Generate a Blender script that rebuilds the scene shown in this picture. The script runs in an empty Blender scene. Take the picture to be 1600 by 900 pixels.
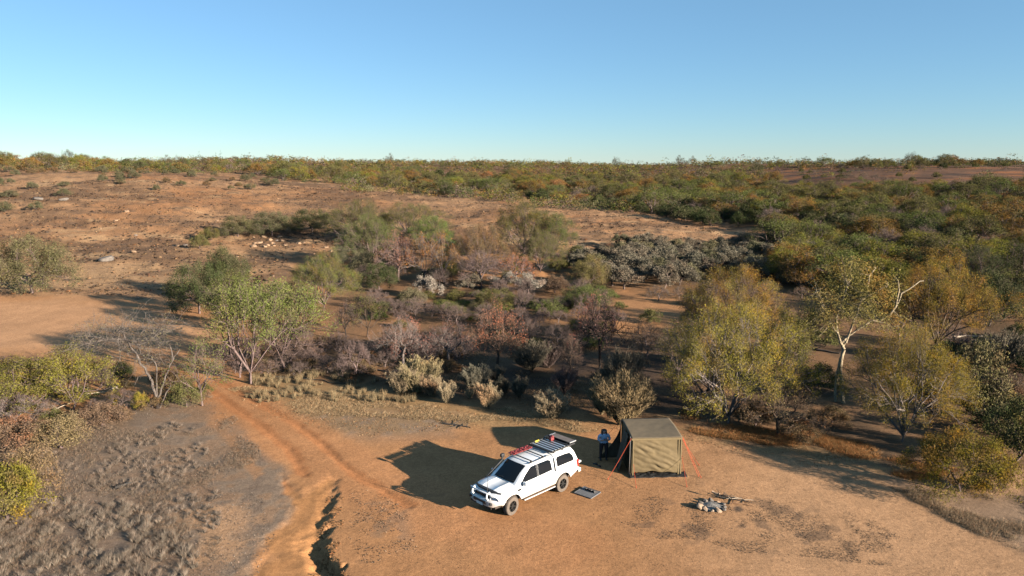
import bpy, bmesh, math, random
import numpy as np
from mathutils import Vector, Matrix

# ------------------------------------------------------------------ camera, sky, sun, exposure
S = bpy.context.scene
COL = S.collection
CAM_H = 14.8                      # drone height over the camp, metres
FPX = 1130.0                      # focal length in photo pixels (1600 wide)
PITCH = math.radians(9.64)
CP, SP = math.cos(PITCH), math.sin(PITCH)
cam_d = bpy.data.cameras.new('camera')
cam_d.sensor_width = 36.0
cam_d.lens = FPX / 1600.0 * 36.0
cam_d.clip_start = 0.5
cam_d.clip_end = 20000
cam = bpy.data.objects.new('camera', cam_d)
COL.objects.link(cam)
cam.location = (0, 0, CAM_H)
cam.rotation_euler = (math.radians(90) - PITCH, 0, 0)
S.camera = cam

SUN_ELEV = math.radians(14.5)
SUN_DIR = Vector((0.838 * math.cos(SUN_ELEV), -0.546 * math.cos(SUN_ELEV), math.sin(SUN_ELEV)))  # towards the sun
world = bpy.data.worlds.new('World')
S.world = world
world.use_nodes = True
wn = world.node_tree.nodes
bg = wn.get('Background') or wn.new('ShaderNodeBackground')
sky = wn.new('ShaderNodeTexSky')
sky.sky_type = 'NISHITA'
sky.sun_disc = False
sky.sun_elevation = SUN_ELEV
sky.sun_rotation = math.atan2(SUN_DIR.x, SUN_DIR.y)
sky.altitude = 3500
sky.air_density = 1.4
sky.dust_density = 0.2
sky.ozone_density = 4.6
smix = wn.new('ShaderNodeMix')                   # clear dry air: an even pale blue over the whole dome
smix.data_type = 'RGBA'
smix.inputs[0].default_value = 0.32
smix.inputs[7].default_value = (1.5, 3.0, 3.9, 1)
world.node_tree.links.new(sky.outputs[0], smix.inputs[6])
world.node_tree.links.new(smix.outputs[2], bg.inputs[0])
bg.inputs[1].default_value = 0.05
sun_d = bpy.data.lights.new('sun', 'SUN')
sun_d.energy = 5.0
sun_d.angle = math.radians(0.53)
sun_d.color = (1.0, 0.88, 0.72)
sun = bpy.data.objects.new('sun', sun_d)
COL.objects.link(sun)
sun.location = SUN_DIR * 60
sun.rotation_euler = SUN_DIR.to_track_quat('Z', 'Y').to_euler()
S.view_settings.view_transform = 'Standard'
S.view_settings.look = 'None'
S.view_settings.exposure = 1.85
S.view_settings.gamma = 1.0
S.view_settings.use_curve_mapping = False
S.cycles.max_bounces = 5
S.cycles.diffuse_bounces = 0
S.cycles.transparent_max_bounces = 4

# ------------------------------------------------------------------ helpers
def hash2(ix, iy, seed):
    h = (ix.astype(np.int64) * 374761393 + iy.astype(np.int64) * 668265263 + seed * 144269504) & 0xFFFFFFFF
    h = ((h ^ (h >> 13)) * 1274126177) & 0xFFFFFFFF
    h = h ^ (h >> 16)
    return (h & 0xFFFF) / 65535.0

def vnoise(x, y, seed=0):
    ix, iy = np.floor(x), np.floor(y)
    fx, fy = x - ix, y - iy
    fx, fy = fx * fx * (3 - 2 * fx), fy * fy * (3 - 2 * fy)
    a, b = hash2(ix, iy, seed), hash2(ix + 1, iy, seed)
    c, d = hash2(ix, iy + 1, seed), hash2(ix + 1, iy + 1, seed)
    return (a + (b - a) * fx) * (1 - fy) + (c + (d - c) * fx) * fy

def fbm(x, y, scale, octv=4, seed=0, gain=0.5):
    """about -1..1, wavelength 'scale' metres"""
    x, y = np.asarray(x, float) / scale, np.asarray(y, float) / scale
    s, a, t = 0.0, 1.0, 0.0
    for k in range(octv):
        s = s + a * (vnoise(x, y, seed + k * 17) * 2 - 1)
        t += a
        a *= gain
        x, y = x * 2.03 + 3.1, y * 2.03 + 7.7
    return s / t * 1.6

def sstep(a, b, x):
    t = np.clip((np.asarray(x, float) - a) / (b - a), 0, 1)
    return t * t * (3 - 2 * t)

def project(x, y, z):
    """world -> photo pixel (1600x900)"""
    dz = z - CAM_H
    dep = y * CP - dz * SP
    up = y * SP + dz * CP
    dep = np.where(np.abs(dep) < 1e-3, 1e-3, dep)
    return 800 + FPX * x / dep, 450 - FPX * up / dep, dep

def ray(px, py):
    u, v = (px - 800) / FPX, (450 - py) / FPX
    return u, CP + v * SP, -SP + v * CP

def poly_in(px, py, poly):
    px, py = np.asarray(px, float), np.asarray(py, float)
    ins = np.zeros(px.shape, bool)
    n = len(poly)
    for i in range(n):
        x0, y0 = poly[i]
        x1, y1 = poly[(i + 1) % n]
        if y0 == y1:
            continue
        c = ((y0 > py) != (y1 > py)) & (px < (x1 - x0) * (py - y0) / (y1 - y0) + x0)
        ins ^= c
    return ins

def line_dist(px, py, line):
    d = np.full(np.shape(px), 1e9)
    for i in range(len(line) - 1):
        x0, y0 = line[i]
        x1, y1 = line[i + 1]
        dx, dy = x1 - x0, y1 - y0
        t = np.clip(((px - x0) * dx + (py - y0) * dy) / (dx * dx + dy * dy), 0, 1)
        d = np.minimum(d, np.hypot(px - x0 - t * dx, py - y0 - t * dy))
    return d

def poly_sd(px, py, poly):
    """signed distance, positive inside"""
    d = line_dist(px, py, list(poly) + [poly[0]])
    return np.where(poly_in(px, py, poly), d, -d)

# ------------------------------------------------------------------ terrain
CTRL = []
def cp_px(px, py, d):
    u, yy, zz = ray(px, py)
    CTRL.append((d * u / yy, d, CAM_H + d * zz / yy))
for x in (-60, -40, -20, 0, 20, 40, 60):
    for y in (-20, 10, 30, 45, 60):
        CTRL.append((x, y, 0.0))
for px, pts in {
    -250: [(470, 80), (400, 104), (330, 138), (285, 185), (262, 240), (252, 320)],
    0: [(460, 82), (400, 105), (330, 140), (280, 190), (262, 240), (254, 310)],
    240: [(455, 85), (400, 109), (330, 146), (277, 200), (270, 250), (258, 340)],
    400: [(470, 79.5), (400, 112), (340, 150), (285, 210), (275, 270), (262, 350)],
    560: [(450, 87), (390, 118), (340, 155), (301, 200), (290, 260), (264, 430)],
    750: [(440, 90), (380, 122), (345, 150), (313, 185), (305, 240), (264, 460)],
    950: [(440, 90), (400, 112), (370, 125), (341, 155), (325, 215), (292, 320), (262, 460)],
    1150: [(440, 90), (390, 118), (372, 130), (342, 168), (309, 240), (267, 400)],
    1350: [(500, 68.6), (430, 95), (370, 128), (322, 190), (296, 230), (269, 290)],
    1580: [(430, 95), (362, 130), (312, 190), (286, 230), (263, 290)],
    1850: [(430, 95), (362, 130), (312, 190), (286, 230), (263, 290)],
}.items():
    for py, d in pts:
        cp_px(px, py, d)
CTRL += [(200, 420, 12.5), (320, 420, 12.5), (-250, 450, 15.5), (-120, 500, 14), (0, 620, 13), (200, 620, 13),
         (-500, 900, 14), (0, 1100, 13), (500, 900, 13), (0, 2500, 12), (1800, 2000, 12), (-1800, 2000, 12),
         (-2500, 0, 8), (2500, 0, 8), (0, -2500, 2), (-300, 0, 2), (300, 0, 2), (0, -300, 0), (-200, 60, 3), (200, 60, 3)]
CA = np.array(CTRL)
_c2 = 14.0 ** 2
def _phi(x, y):
    return -np.sqrt((x[:, None] - CA[None, :, 0]) ** 2 + (y[:, None] - CA[None, :, 1]) ** 2 + _c2)
_n = len(CA)
_A = np.zeros((_n + 3, _n + 3))
_A[:_n, :_n] = _phi(CA[:, 0], CA[:, 1]) + np.eye(_n) * 3.0
_A[:_n, _n] = 1; _A[:_n, _n + 1] = CA[:, 0]; _A[:_n, _n + 2] = CA[:, 1]
_A[_n:, :_n] = _A[:_n, _n:].T
_W = np.linalg.solve(_A, np.concatenate([CA[:, 2], np.zeros(3)]))

def base_h(x, y):
    x, y = np.atleast_1d(np.asarray(x, float)), np.atleast_1d(np.asarray(y, float))
    sh = x.shape
    x, y = x.ravel(), y.ravel()
    out = np.empty(len(x))
    for i in range(0, len(x), 40000):
        xs, ys = x[i:i + 40000], y[i:i + 40000]
        out[i:i + 40000] = _phi(xs, ys) @ _W[:_n] + _W[_n] + _W[_n + 1] * xs + _W[_n + 2] * ys
    flat = sstep(48, 78, np.hypot(x * 0.8, y))
    return (out * flat).reshape(sh)

# the eroded wash and its gully, photo pixels turned to flat ground points
def flat(px, py):
    u, yy, zz = ray(px, py)
    t = -CAM_H / zz
    return (u * t, yy * t)
GULLY = [flat(*p) for p in [(455, 676), (490, 700), (515, 722), (527, 745), (520, 775), (516, 800), (503, 838), (499, 856), (507, 872), (520, 892), (545, 915), (590, 945)]]
WASH = [flat(*p) for p in [(527, 748), (519, 775), (515, 802), (502, 838), (498, 858), (505, 874), (518, 894), (548, 920), (580, 950), (380, 950), (382, 905), (398, 884), (430, 868), (405, 850), (412, 832), (448, 815), (458, 795), (442, 765), (441, 742), (456, 752), (470, 775), (490, 760), (510, 745)]]
TRACK = [flat(*p) for p in [(-120, 505), (60, 505), (200, 520), (285, 560), (330, 600), (400, 645), (470, 690), (560, 740), (700, 800), (860, 850)]]
RUT1 = [flat(*p) for p in [(280, 575), (340, 618), (400, 660), (450, 700), (475, 740)]]
RUT2 = [flat(*p) for p in [(330, 590), (390, 622), (455, 658), (500, 690), (540, 730), (640, 790)]]

def ground_z(x, y):
    x, y = np.atleast_1d(np.asarray(x, float)), np.atleast_1d(np.asarray(y, float))
    z = base_h(x, y)
    r = np.hypot(x, y)
    near = 1 - sstep(70, 110, r)
    # soft undulation and trampled relief
    z = z + fbm(x, y, 9, 3, 5) * 0.06 * sstep(20, 34, r) + fbm(x, y, 60, 3, 9) * 0.6 * sstep(110, 230, r) + fbm(x, y, 130, 2, 19) * 2.4 * sstep(260, 420, r) * (1 - sstep(560, 900, r))
    z = z + (fbm(x, y, 1.3, 3, 11) * 0.006 + fbm(x, y, .45, 3, 12) * .005) * near
    # rocky ledges on the granite slope
    led = sstep(80, 105, y) * (1 - sstep(45, 75, x - (y - 120) * 0.2)) * (1 - sstep(250, 300, y))
    n = fbm(x, y, 14, 4, 21)
    z = z + led * (np.round(n * 5.0) / 5.0 * 0.40 + n * 0.10 + fbm(x, y, 3.2, 3, 31) * 0.20 + np.abs(fbm(x * .6, y, 2.0, 2, 33)) * .22)
    m = (np.abs(x + 6) < 22) & (y < 60) & (y > 10)
    if m.any():
        xm, ym = x[m], y[m]
        wx = xm + fbm(xm, ym, .9, 4, 41) * 0.26
        wy = ym + fbm(xm, ym, .9, 4, 43) * 0.26
        sd = poly_sd(wx, wy, WASH)
        dz = -0.06 * sstep(-0.3, 0.35, sd + fbm(xm, ym, .5, 3, 47) * .2)
        dz = dz + 0.015 * fbm(xm, ym, .6, 3, 48) * sstep(-.3, .3, sd)
        gyx = sorted((p[1], p[0]) for p in GULLY)
        gx = np.interp(wy, [p[0] for p in gyx], [p[1] for p in gyx])
        side_ = wx - gx + fbm(xm, ym, .45, 2, 49) * .08 + fbm(xm, ym, .2, 2, 50) * .05
        _, gpy, _ = project(xm, ym, np.zeros_like(xm))
        deep = sstep(735, 800, gpy) * 0.10 + sstep(828, 862, gpy) * 0.34
        wl = .6 + .5 * sstep(760, 860, gpy)
        prof = np.where(side_ > 0, 1 - sstep(.05 + .12 * sstep(835, 865, gpy), .14 + .14 * sstep(835, 865, gpy), side_), 1 - sstep(.0, 1.0, -side_ / wl))
        dz = dz - deep * prof
        dz = dz - 0.05 * np.exp(-(line_dist(xm + (wx - xm) * .35, ym, RUT1) / 0.25) ** 2) - 0.06 * np.exp(-(line_dist(xm + (wx - xm) * .35, ym, RUT2) / 0.22) ** 2)
        z[m] = z[m] + dz
    # flat standing places: car, tent
    for cx, cy, rr in ((0.5, 30.7, 2.6), (6.9, 34.0, 1.9)):
        k = 1 - sstep(rr, rr + 1.2, np.hypot(x - cx, y - cy))
        z = z * (1 - k * 0.8)
    return z

def gz(x, y):
    return float(ground_z(np.array([x]), np.array([y]))[0])

_MT = np.concatenate([np.linspace(18, 120, 300), np.geomspace(121, 900, 240)])
def gp(px, py):
    """photo pixel -> (x, y, z) on the terrain"""
    u, yy, zz = ray(px, py)
    d = _MT
    xs, zs = d * u / yy, CAM_H + d * zz / yy
    below = np.nonzero(zs < ground_z(xs, d) * 1.0)[0]
    if len(below) == 0:
        d0 = 600.0
    else:
        i = below[0]
        d0 = d[i]
        if i > 0:
            a, b = d[i - 1], d[i]
            ds = np.linspace(a, b, 9)
            f = CAM_H + ds * zz / yy - ground_z(ds * u / yy, ds)
            k = np.nonzero(f < 0)[0]
            d0 = ds[k[0]] if len(k) else b
    x = d0 * u / yy
    return Vector((x, d0, gz(x, d0)))

def mesh_np(name, verts, faces_flat, nper, mats=(), smooth=False, matidx=None):
    """fast mesh from numpy; every face has nper corners"""
    me = bpy.data.meshes.new(name)
    nv, nf = len(verts), len(faces_flat) // nper
    me.vertices.add(nv)
    me.vertices.foreach_set('co', np.asarray(verts, np.float32).ravel())
    me.loops.add(nf * nper)
    me.loops.foreach_set('vertex_index', np.asarray(faces_flat, np.int32).ravel())
    me.polygons.add(nf)
    me.polygons.foreach_set('loop_start', np.arange(0, nf * nper, nper, dtype=np.int32))
    for m in mats:
        me.materials.append(m)
    if matidx is not None:
        me.polygons.foreach_set('material_index', np.asarray(matidx, np.int32))
    if smooth:
        me.polygons.foreach_set('use_smooth', np.ones(nf, bool))
    me.update(calc_edges=True)
    return me

def col_attr(me, name, rgba):
    a = me.color_attributes.new(name, 'FLOAT_COLOR', 'POINT')
    a.data.foreach_set('color', np.asarray(rgba, np.float32).ravel())

def link(name, data, parent=None, loc=None, rot=None):
    o = bpy.data.objects.new(name, data)
    COL.objects.link(o)
    if parent is not None:
        o.parent = parent
    if loc is not None:
        o.location = loc
    if rot is not None:
        o.rotation_euler = rot
    return o

def tag(o, label, cat, group=None):
    o['label'] = label
    o['category'] = cat
    if group:
        o['group'] = group
    return o

def stuff(o, label, cat):
    o['kind'] = 'stuff'
    return tag(o, label, cat)

# ------------------------------------------------------------------ materials
def nodes_of(name):
    m = bpy.data.materials.new(name)
    m.use_nodes = True
    nt = m.node_tree
    b = nt.nodes['Principled BSDF']
    return m, nt, b

def simple(name, col, rough=0.6, metal=0.0, var=0.12, scale=9.0, bump=0.0, spec=0.4, coat=0.0):
    m, nt, b = nodes_of(name)
    N, L = nt.nodes, nt.links
    tc = N.new('ShaderNodeTexCoord')
    no = N.new('ShaderNodeTexNoise')
    no.inputs['Scale'].default_value = scale
    no.inputs['Detail'].default_value = 5
    L.new(tc.outputs['Object'], no.inputs['Vector'])
    mr = N.new('ShaderNodeMapRange')
    mr.inputs['From Min'].default_value = 0.3
    mr.inputs['From Max'].default_value = 0.7
    mr.inputs['To Min'].default_value = 1 - var
    mr.inputs['To Max'].default_value = 1 + var
    L.new(no.outputs['Fac'], mr.inputs['Value'])
    mx = N.new('ShaderNodeVectorMath')
    mx.operation = 'SCALE'
    mx.inputs[0].default_value = col[:3]
    L.new(mr.outputs[0], mx.inputs['Scale'])
    L.new(mx.outputs[0], b.inputs['Base Color'])
    b.inputs['Roughness'].default_value = rough
    b.inputs['Metallic'].default_value = metal
    b.inputs['Specular IOR Level'].default_value = spec
    b.inputs['Coat Weight'].default_value = coat
    if bump:
        bp = N.new('ShaderNodeBump')
        bp.inputs['Strength'].default_value = bump
        bp.inputs['Distance'].default_value = 0.02
        L.new(no.outputs['Fac'], bp.inputs['Height'])
        L.new(bp.outputs[0], b.inputs['Normal'])
    return m

def foliage_mat(name, fixed=False, trans=0.08):
    """leaf colour from the object's own colour (or the mesh attribute), alpha = share of orange leaves"""
    m, nt, b = nodes_of(name)
    N, L = nt.nodes, nt.links
    N.remove(b)
    at = N.new('ShaderNodeAttribute')
    at.attribute_name = 'leaf'
    sep = N.new('ShaderNodeSeparateColor')
    L.new(at.outputs['Color'], sep.inputs[0])
    if fixed:
        src = N.new('ShaderNodeAttribute')
        src.attribute_name = 'tint'
        csock, asock = src.outputs['Color'], src.outputs['Alpha']
    else:
        src = N.new('ShaderNodeObjectInfo')
        csock, asock = src.outputs['Color'], src.outputs['Alpha']
    warm = N.new('ShaderNodeVectorMath'); warm.operation = 'MULTIPLY'
    warm.inputs[1].default_value = (1.35, 0.84, 0.65)
    L.new(csock, warm.inputs[0])
    # leaf.g is a soft patch value, leaf.r a random value per leaf
    lt = N.new('ShaderNodeMath'); lt.operation = 'MULTIPLY_ADD'
    lt.inputs[1].default_value = 1.6
    L.new(asock, lt.inputs[0])
    sub = N.new('ShaderNodeMath'); sub.operation = 'MULTIPLY'
    sub.inputs[1].default_value = -1.0
    L.new(sep.outputs[1], sub.inputs[0])
    L.new(sub.outputs[0], lt.inputs[2])
    cl = N.new('ShaderNodeMapRange')
    cl.inputs['From Min'].default_value = -0.2
    cl.inputs['From Max'].default_value = 0.35
    L.new(lt.outputs[0], cl.inputs['Value'])
    mix = N.new('ShaderNodeMix'); mix.data_type = 'RGBA'
    L.new(cl.outputs[0], mix.inputs[0])
    L.new(csock, mix.inputs[6]); L.new(warm.outputs[0], mix.inputs[7])
    mr = N.new('ShaderNodeMapRange')
    mr.inputs['To Min'].default_value = 0.55
    mr.inputs['To Max'].default_value = 1.5
    L.new(sep.outputs[0], mr.inputs['Value'])
    dd = N.new('ShaderNodeMapRange')
    dd.inputs['From Min'].default_value = 0.52; dd.inputs['From Max'].default_value = 0.82
    dd.inputs['To Max'].default_value = 0.4
    L.new(sep.outputs[2], dd.inputs['Value'])
    mixd = N.new('ShaderNodeMix'); mixd.data_type = 'RGBA'
    L.new(dd.outputs[0], mixd.inputs[0]); L.new(mix.outputs[2], mixd.inputs[6])
    mixd.inputs[7].default_value = (.125, .088, .065, 1)
    mix = mixd
    sc = N.new('ShaderNodeVectorMath'); sc.operation = 'SCALE'
    L.new(mix.outputs[2], sc.inputs[0]); L.new(mr.outputs[0], sc.inputs['Scale'])
    df = N.new('ShaderNodeBsdfDiffuse')
    L.new(sc.outputs[0], df.inputs['Color'])
    tr = N.new('ShaderNodeBsdfTranslucent')
    L.new(sc.outputs[0], tr.inputs['Color'])
    ms = N.new('ShaderNodeMixShader')
    ms.inputs[0].default_value = trans
    L.new(df.outputs[0], ms.inputs[1]); L.new(tr.outputs[0], ms.inputs[2])
    L.new(ms.outputs[0], N['Material Output'].inputs[0])
    return m

def bark_mat(name, col=None):
    m, nt, b = nodes_of(name)
    N, L = nt.nodes, nt.links
    tc = N.new('ShaderNodeTexCoord')
    mp = N.new('ShaderNodeMapping')
    mp.inputs['Scale'].default_value = (1, 1, 0.3)
    no = N.new('ShaderNodeTexNoise')
    no.inputs['Scale'].default_value = 14
    L.new(tc.outputs['Object'], mp.inputs[0]); L.new(mp.outputs[0], no.inputs[0])
    mr = N.new('ShaderNodeMapRange')
    mr.inputs['From Min'].default_value = 0.3; mr.inputs['From Max'].default_value = 0.7
    mr.inputs['To Min'].default_value = 0.6; mr.inputs['To Max'].default_value = 1.35
    L.new(no.outputs['Fac'], mr.inputs['Value'])
    sc = N.new('ShaderNodeVectorMath'); sc.operation = 'SCALE'
    if col:
        sc.inputs[0].default_value = col
    else:
        oi = N.new('ShaderNodeObjectInfo')
        L.new(oi.outputs['Color'], sc.inputs[0])
    L.new(mr.outputs[0], sc.inputs['Scale'])
    L.new(sc.outputs[0], b.inputs['Base Color'])
    b.inputs['Roughness'].default_value = 0.9
    b.inputs['Specular IOR Level'].default_value = 0.1
    return m

M_LEAF = foliage_mat('leaf')
M_MASS = foliage_mat('bush_mass', fixed=True)
M_GRASS = foliage_mat('dry_grass', fixed=True, trans=0.35)
M_BARK = bark_mat('bark')
M_TWIG = bark_mat('twig', (0.125, 0.092, 0.082))
# ------------------------------------------------------------------ the ground, one sheet from the camp to the horizon
SAND = np.array([.43, .228, .112]); PALE = np.array([.47, .29, .17]); GREY = np.array([.25, .19, .145])
TRK = np.array([.46, .235, .115]); LIT = np.array([.135, .09, .058]); ROCK = np.array([.40, .242, .138])
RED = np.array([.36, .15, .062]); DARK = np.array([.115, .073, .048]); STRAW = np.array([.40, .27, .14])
CHAR = np.array([.055, .045, .04]); WET = np.array([.41, .212, .095]); BURN = np.array([.15, .085, .055])
BLEACH = np.array([.47, .32, .19])

def build_ground():
    a0 = np.radians(np.concatenate([np.linspace(-180, -46, 40, endpoint=False), np.linspace(-46, -39, 14, endpoint=False),
                                    np.linspace(-39, 39, 500), np.linspace(39.5, 46, 14, endpoint=False), np.linspace(46, 180, 41)[:-1]]))
    r0 = np.concatenate([np.array([0.5, 4, 8, 12, 15, 17.5]), np.arange(19, 24, 0.35), np.arange(24, 42, 0.12), np.arange(42, 64, 0.25),
                         np.geomspace(64, 640, 200), np.geomspace(655, 1250, 40), np.geomspace(1320, 6000, 14)])
    R, A = np.meshgrid(r0, a0, indexing='ij')
    x, y = (R * np.sin(A)).ravel(), (R * np.cos(A)).ravel()
    z = ground_z(x, y)
    nr, na = R.shape
    i = np.arange(nr - 1)[:, None]; j = np.arange(na)[None, :]
    j2 = (j + 1) % na
    f = np.stack([i * na + j, i * na + j2, (i + 1) * na + j2, (i + 1) * na + j], -1)
    px, py, dep = project(x, y, base_h(x, y))
    front = dep > 5
    px = np.where(front, px, -5000); py = np.where(front, py, 5000)
    n1 = fbm(x, y, 2.2, 4, 101); n2 = fbm(x, y, 7, 4, 103); n3 = fbm(x, y, 0.7, 3, 107); n4 = fbm(x, y, 25, 3, 109)
    wpx = px + (n1 * 8 + n2 * 10 + n3 * 9); wpy = py + n1 * 4 + n2 * 5 + n3 * 4
    c = np.tile(SAND, (len(x), 1))
    def lay(mask, col):
        nonlocal c
        mk = np.clip(mask, 0, 1)[:, None]
        c = c * (1 - mk) + col * mk
    def zone(poly, soft=18):
        return sstep(-soft, soft, poly_sd(wpx, wpy, poly))
    # paler, trampled clearing on the right
    lay(sstep(900, 1250, wpx) * sstep(640, 700, wpy) * 0.85, PALE)
    lay(sstep(0.1, 0.9, n2) * 0.35, PALE)
    # leaf litter under the scrub
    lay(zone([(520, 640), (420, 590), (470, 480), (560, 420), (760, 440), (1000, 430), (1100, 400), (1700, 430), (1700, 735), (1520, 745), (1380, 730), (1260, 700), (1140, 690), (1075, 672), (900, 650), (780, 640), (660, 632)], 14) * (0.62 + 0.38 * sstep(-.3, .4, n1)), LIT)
    lay(zone([(960, 650), (1075, 655), (1250, 690), (1400, 722), (1500, 745), (1420, 745), (1250, 712), (1100, 690)], 9) * sstep(-.4, .3, n3) * 0.7, STRAW * 0.8)
    lay(zone([(1380, 745), (1500, 770), (1650, 780), (1650, 900), (1580, 850), (1480, 790)], 14) * 0.75, GREY)
    lay(zone([(600, 560), (720, 520), (1000, 520), (1060, 560), (1120, 640), (1000, 648), (900, 640), (720, 618), (620, 600)], 12) * (.55 + .4 * sstep(-.4, .3, n1)), np.array([.075, .052, .04]))  # dark litter, with the deep tree shade of the centre painted in too
    # orange clearings behind
    lay(zone([(470, 470), (600, 455), (760, 470), (960, 480), (1060, 515), (900, 520), (700, 500), (590, 530), (470, 530)], 12) * sstep(-.35, .5, n1) * 0.7, SAND)
    lay(zone([(960, 455), (1070, 455), (1060, 520), (960, 525)], 10) * 0.9, SAND)
    # straw and gravel strip in front of the shrubs
    lay(zone([(330, 600), (470, 590), (640, 615), (860, 655), (960, 668), (900, 672), (700, 668), (560, 680), (480, 672), (400, 640)], 9) * 0.75, STRAW * .8)
    lay(zone([(480, 655), (620, 640), (740, 655), (700, 680), (560, 690)], 12) * (0.45 + .4 * sstep(-.2, .5, n3)), GREY)
    # gravelly grass flat, lower left
    lay(zone([(-500, 640), (120, 660), (300, 605), (345, 620), (400, 680), (455, 740), (450, 810), (400, 860), (380, 1000), (-600, 1000)], 10) * (0.72 + 0.28 * sstep(-.3, .3, n3)), GREY)
    grav = zone([(-500, 640), (120, 660), (300, 605), (345, 620), (400, 680), (455, 740), (450, 810), (400, 860), (380, 1000), (-600, 1000)], 10)
    lay(grav * (1 - sstep(120, 330, wpx)) * .7, np.array([.205, .158, .126]))  # soil darkened towards the left: a soft shadow painted into the colour
    lay(grav * sstep(.1, .7, n3 + .4 * n1) * .5, np.array([.15, .115, .095]))
    lay(zone([(330, 660), (350, 660), (420, 745), (405, 755)], 5) * .55, SAND)
    lay(zone([(240, 820), (330, 760), (400, 770), (370, 880), (260, 960)], 20) * sstep(0, .6, n1) * .7, PALE)
    # the track
    lay(1 - sstep(1.4, 2.8, line_dist(x + n1 * .4, y + n1 * .4, TRACK)), TRK)
    lay(zone([(-400, 470), (120, 470), (200, 478), (335, 505), (345, 530), (240, 545), (150, 550), (-400, 556)], 12) * .9, PALE * np.array([1.08, 1.02, .98]))
    lay(.6 - .6 * sstep(.15, .5, line_dist(x, y, RUT2) + n3 * .15) * 1.0, RED * 1.25)
    lay((1 - sstep(.2, .5, line_dist(x, y, RUT1) + n3 * .15)) * .6, RED * 1.25)
    m = np.abs(x + 6) < 22
    sd = np.full(len(x), -9.0)
    sd[m] = poly_sd(x[m] + n3[m] * .12, y[m] + n3[m] * .12, WASH)
    lay(sstep(0, .3, sd) * .9, WET)
    lay(np.exp(-((sd - .2) / .16) ** 2) * .55 * sstep(-.2, .4, n2), RED * .9)
    # cinders round the fire place and scattered black litter
    cin = zone([(985, 790), (1080, 770), (1180, 775), (1270, 795), (1340, 840), (1330, 870), (1240, 865), (1120, 850), (1020, 840), (960, 815)], 24)
    cin = np.maximum(cin * .9, zone([(1060, 785), (1110, 770), (1160, 780), (1190, 800), (1130, 815), (1060, 810)], 10) * 1.4)
    lay(cin * sstep(.08, .5, n3 * .9 + n1 * .35) * .62, CHAR * 1.3)
    lay(zone([(560, 780), (640, 790), (650, 860), (590, 850)], 12) * sstep(.15, .5, n3 + n1 * .3) * .45, GREY * .8)
    lay(sstep(.75, 1.05, n3 + .25 * n1) * .28 * (py > 600), DARK)
    # granite slope
    rk = zone([(-900, 462), (60, 462), (230, 468), (400, 470), (470, 460), (460, 400), (620, 385), (820, 395), (1000, 385), (1120, 402), (1230, 385), (1260, 372), (1120, 352), (950, 325), (750, 300), (560, 285), (400, 262), (-900, 240)], 6)
    lay(rk, ROCK)
    lay(rk * sstep(-.2, .7, n4) * sstep(300, 420, 720 - wpy) * .8, np.array([.35, .175, .085]))
    st = fbm(x * .45, y, 9, 5, 131, .62) ; st2 = fbm(x * .4, y, 3.5, 4, 133, .6)
    lay(rk * sstep(.05, .4, st) * .72 * (1 - sstep(415, 465, py)), DARK * 1.2)
    lay(rk * sstep(.2, .6, st2) * .4, DARK * 1.6)
    lay(rk * sstep(.3, .7, -st2) * .7, BLEACH)
    lay(zone([(-200, 415), (100, 420), (240, 395), (470, 385), (470, 470), (300, 470), (-200, 466)], 14) * sstep(-.4, .3, -st) * .6, BLEACH * .92)
    # scrub country beyond
    far = (py < 420) & (rk < .5)
    lay(np.where(far, 1, 0) * sstep(90, 120, y) * (1 - rk), np.array([.17, .10, .055]))
    hill = zone([(1180, 262), (1700, 250), (1700, 312), (1400, 315), (1220, 300)], 8)
    lay(hill, BURN * (1 + .25 * n2[:, None]))
    lay(hill * sstep(.1, .6, st) * .7, RED * .9)
    lay(hill * sstep(.2, .6, -st) * .7, CHAR)
    c = c * (1 + .10 * n3 + .08 * n1)[:, None] * np.array([.80, .755, .70])
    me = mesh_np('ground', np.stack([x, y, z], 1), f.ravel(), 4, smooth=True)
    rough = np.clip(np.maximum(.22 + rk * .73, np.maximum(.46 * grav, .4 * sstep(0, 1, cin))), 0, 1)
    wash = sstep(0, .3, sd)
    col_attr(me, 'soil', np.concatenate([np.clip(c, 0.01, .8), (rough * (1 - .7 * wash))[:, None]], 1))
    m_, nt, b = nodes_of('ground_soil')
    N, L = nt.nodes, nt.links
    at = N.new('ShaderNodeAttribute'); at.attribute_name = 'soil'
    tc = N.new('ShaderNodeTexCoord')
    def noise(scale, det, stretch=None, rg=.6):
        no = N.new('ShaderNodeTexNoise')
        no.inputs['Scale'].default_value = scale; no.inputs['Detail'].default_value = det
        no.inputs['Roughness'].default_value = rg
        if stretch:
            mp = N.new('ShaderNodeMapping'); mp.inputs['Scale'].default_value = stretch
            L.new(tc.outputs['Object'], mp.inputs[0]); L.new(mp.outputs[0], no.inputs[0])
        else:
            L.new(tc.outputs['Object'], no.inputs[0])
        return no.outputs['Fac']
    def mrange(s, a, b_, c_, d):
        mr = N.new('ShaderNodeMapRange')
        for k, v in zip(('From Min', 'From Max', 'To Min', 'To Max'), (a, b_, c_, d)):
            mr.inputs[k].default_value = v
        L.new(s, mr.inputs['Value']); return mr.outputs[0]
    fine = noise(5.5, 8, None, .72); grit = noise(26, 5, None, .7)
    v1 = mrange(fine, .3, .7, .74, 1.25); v2 = mrange(grit, .35, .68, .64, 1.30)
    mu = N.new('ShaderNodeMath'); mu.operation = 'MULTIPLY'
    L.new(v1, mu.inputs[0]); L.new(v2, mu.inputs[1])
    sc = N.new('ShaderNodeVectorMath'); sc.operation = 'SCALE'
    L.new(at.outputs['Color'], sc.inputs[0]); L.new(mu.outputs[0], sc.inputs['Scale'])
    # dark lichen streaks, only where the slope is bare rock
    stk = noise(.30, 9, (.7, 1, 1), .74)
    sm0 = mrange(stk, .52, .58, 0, .9)
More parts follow.
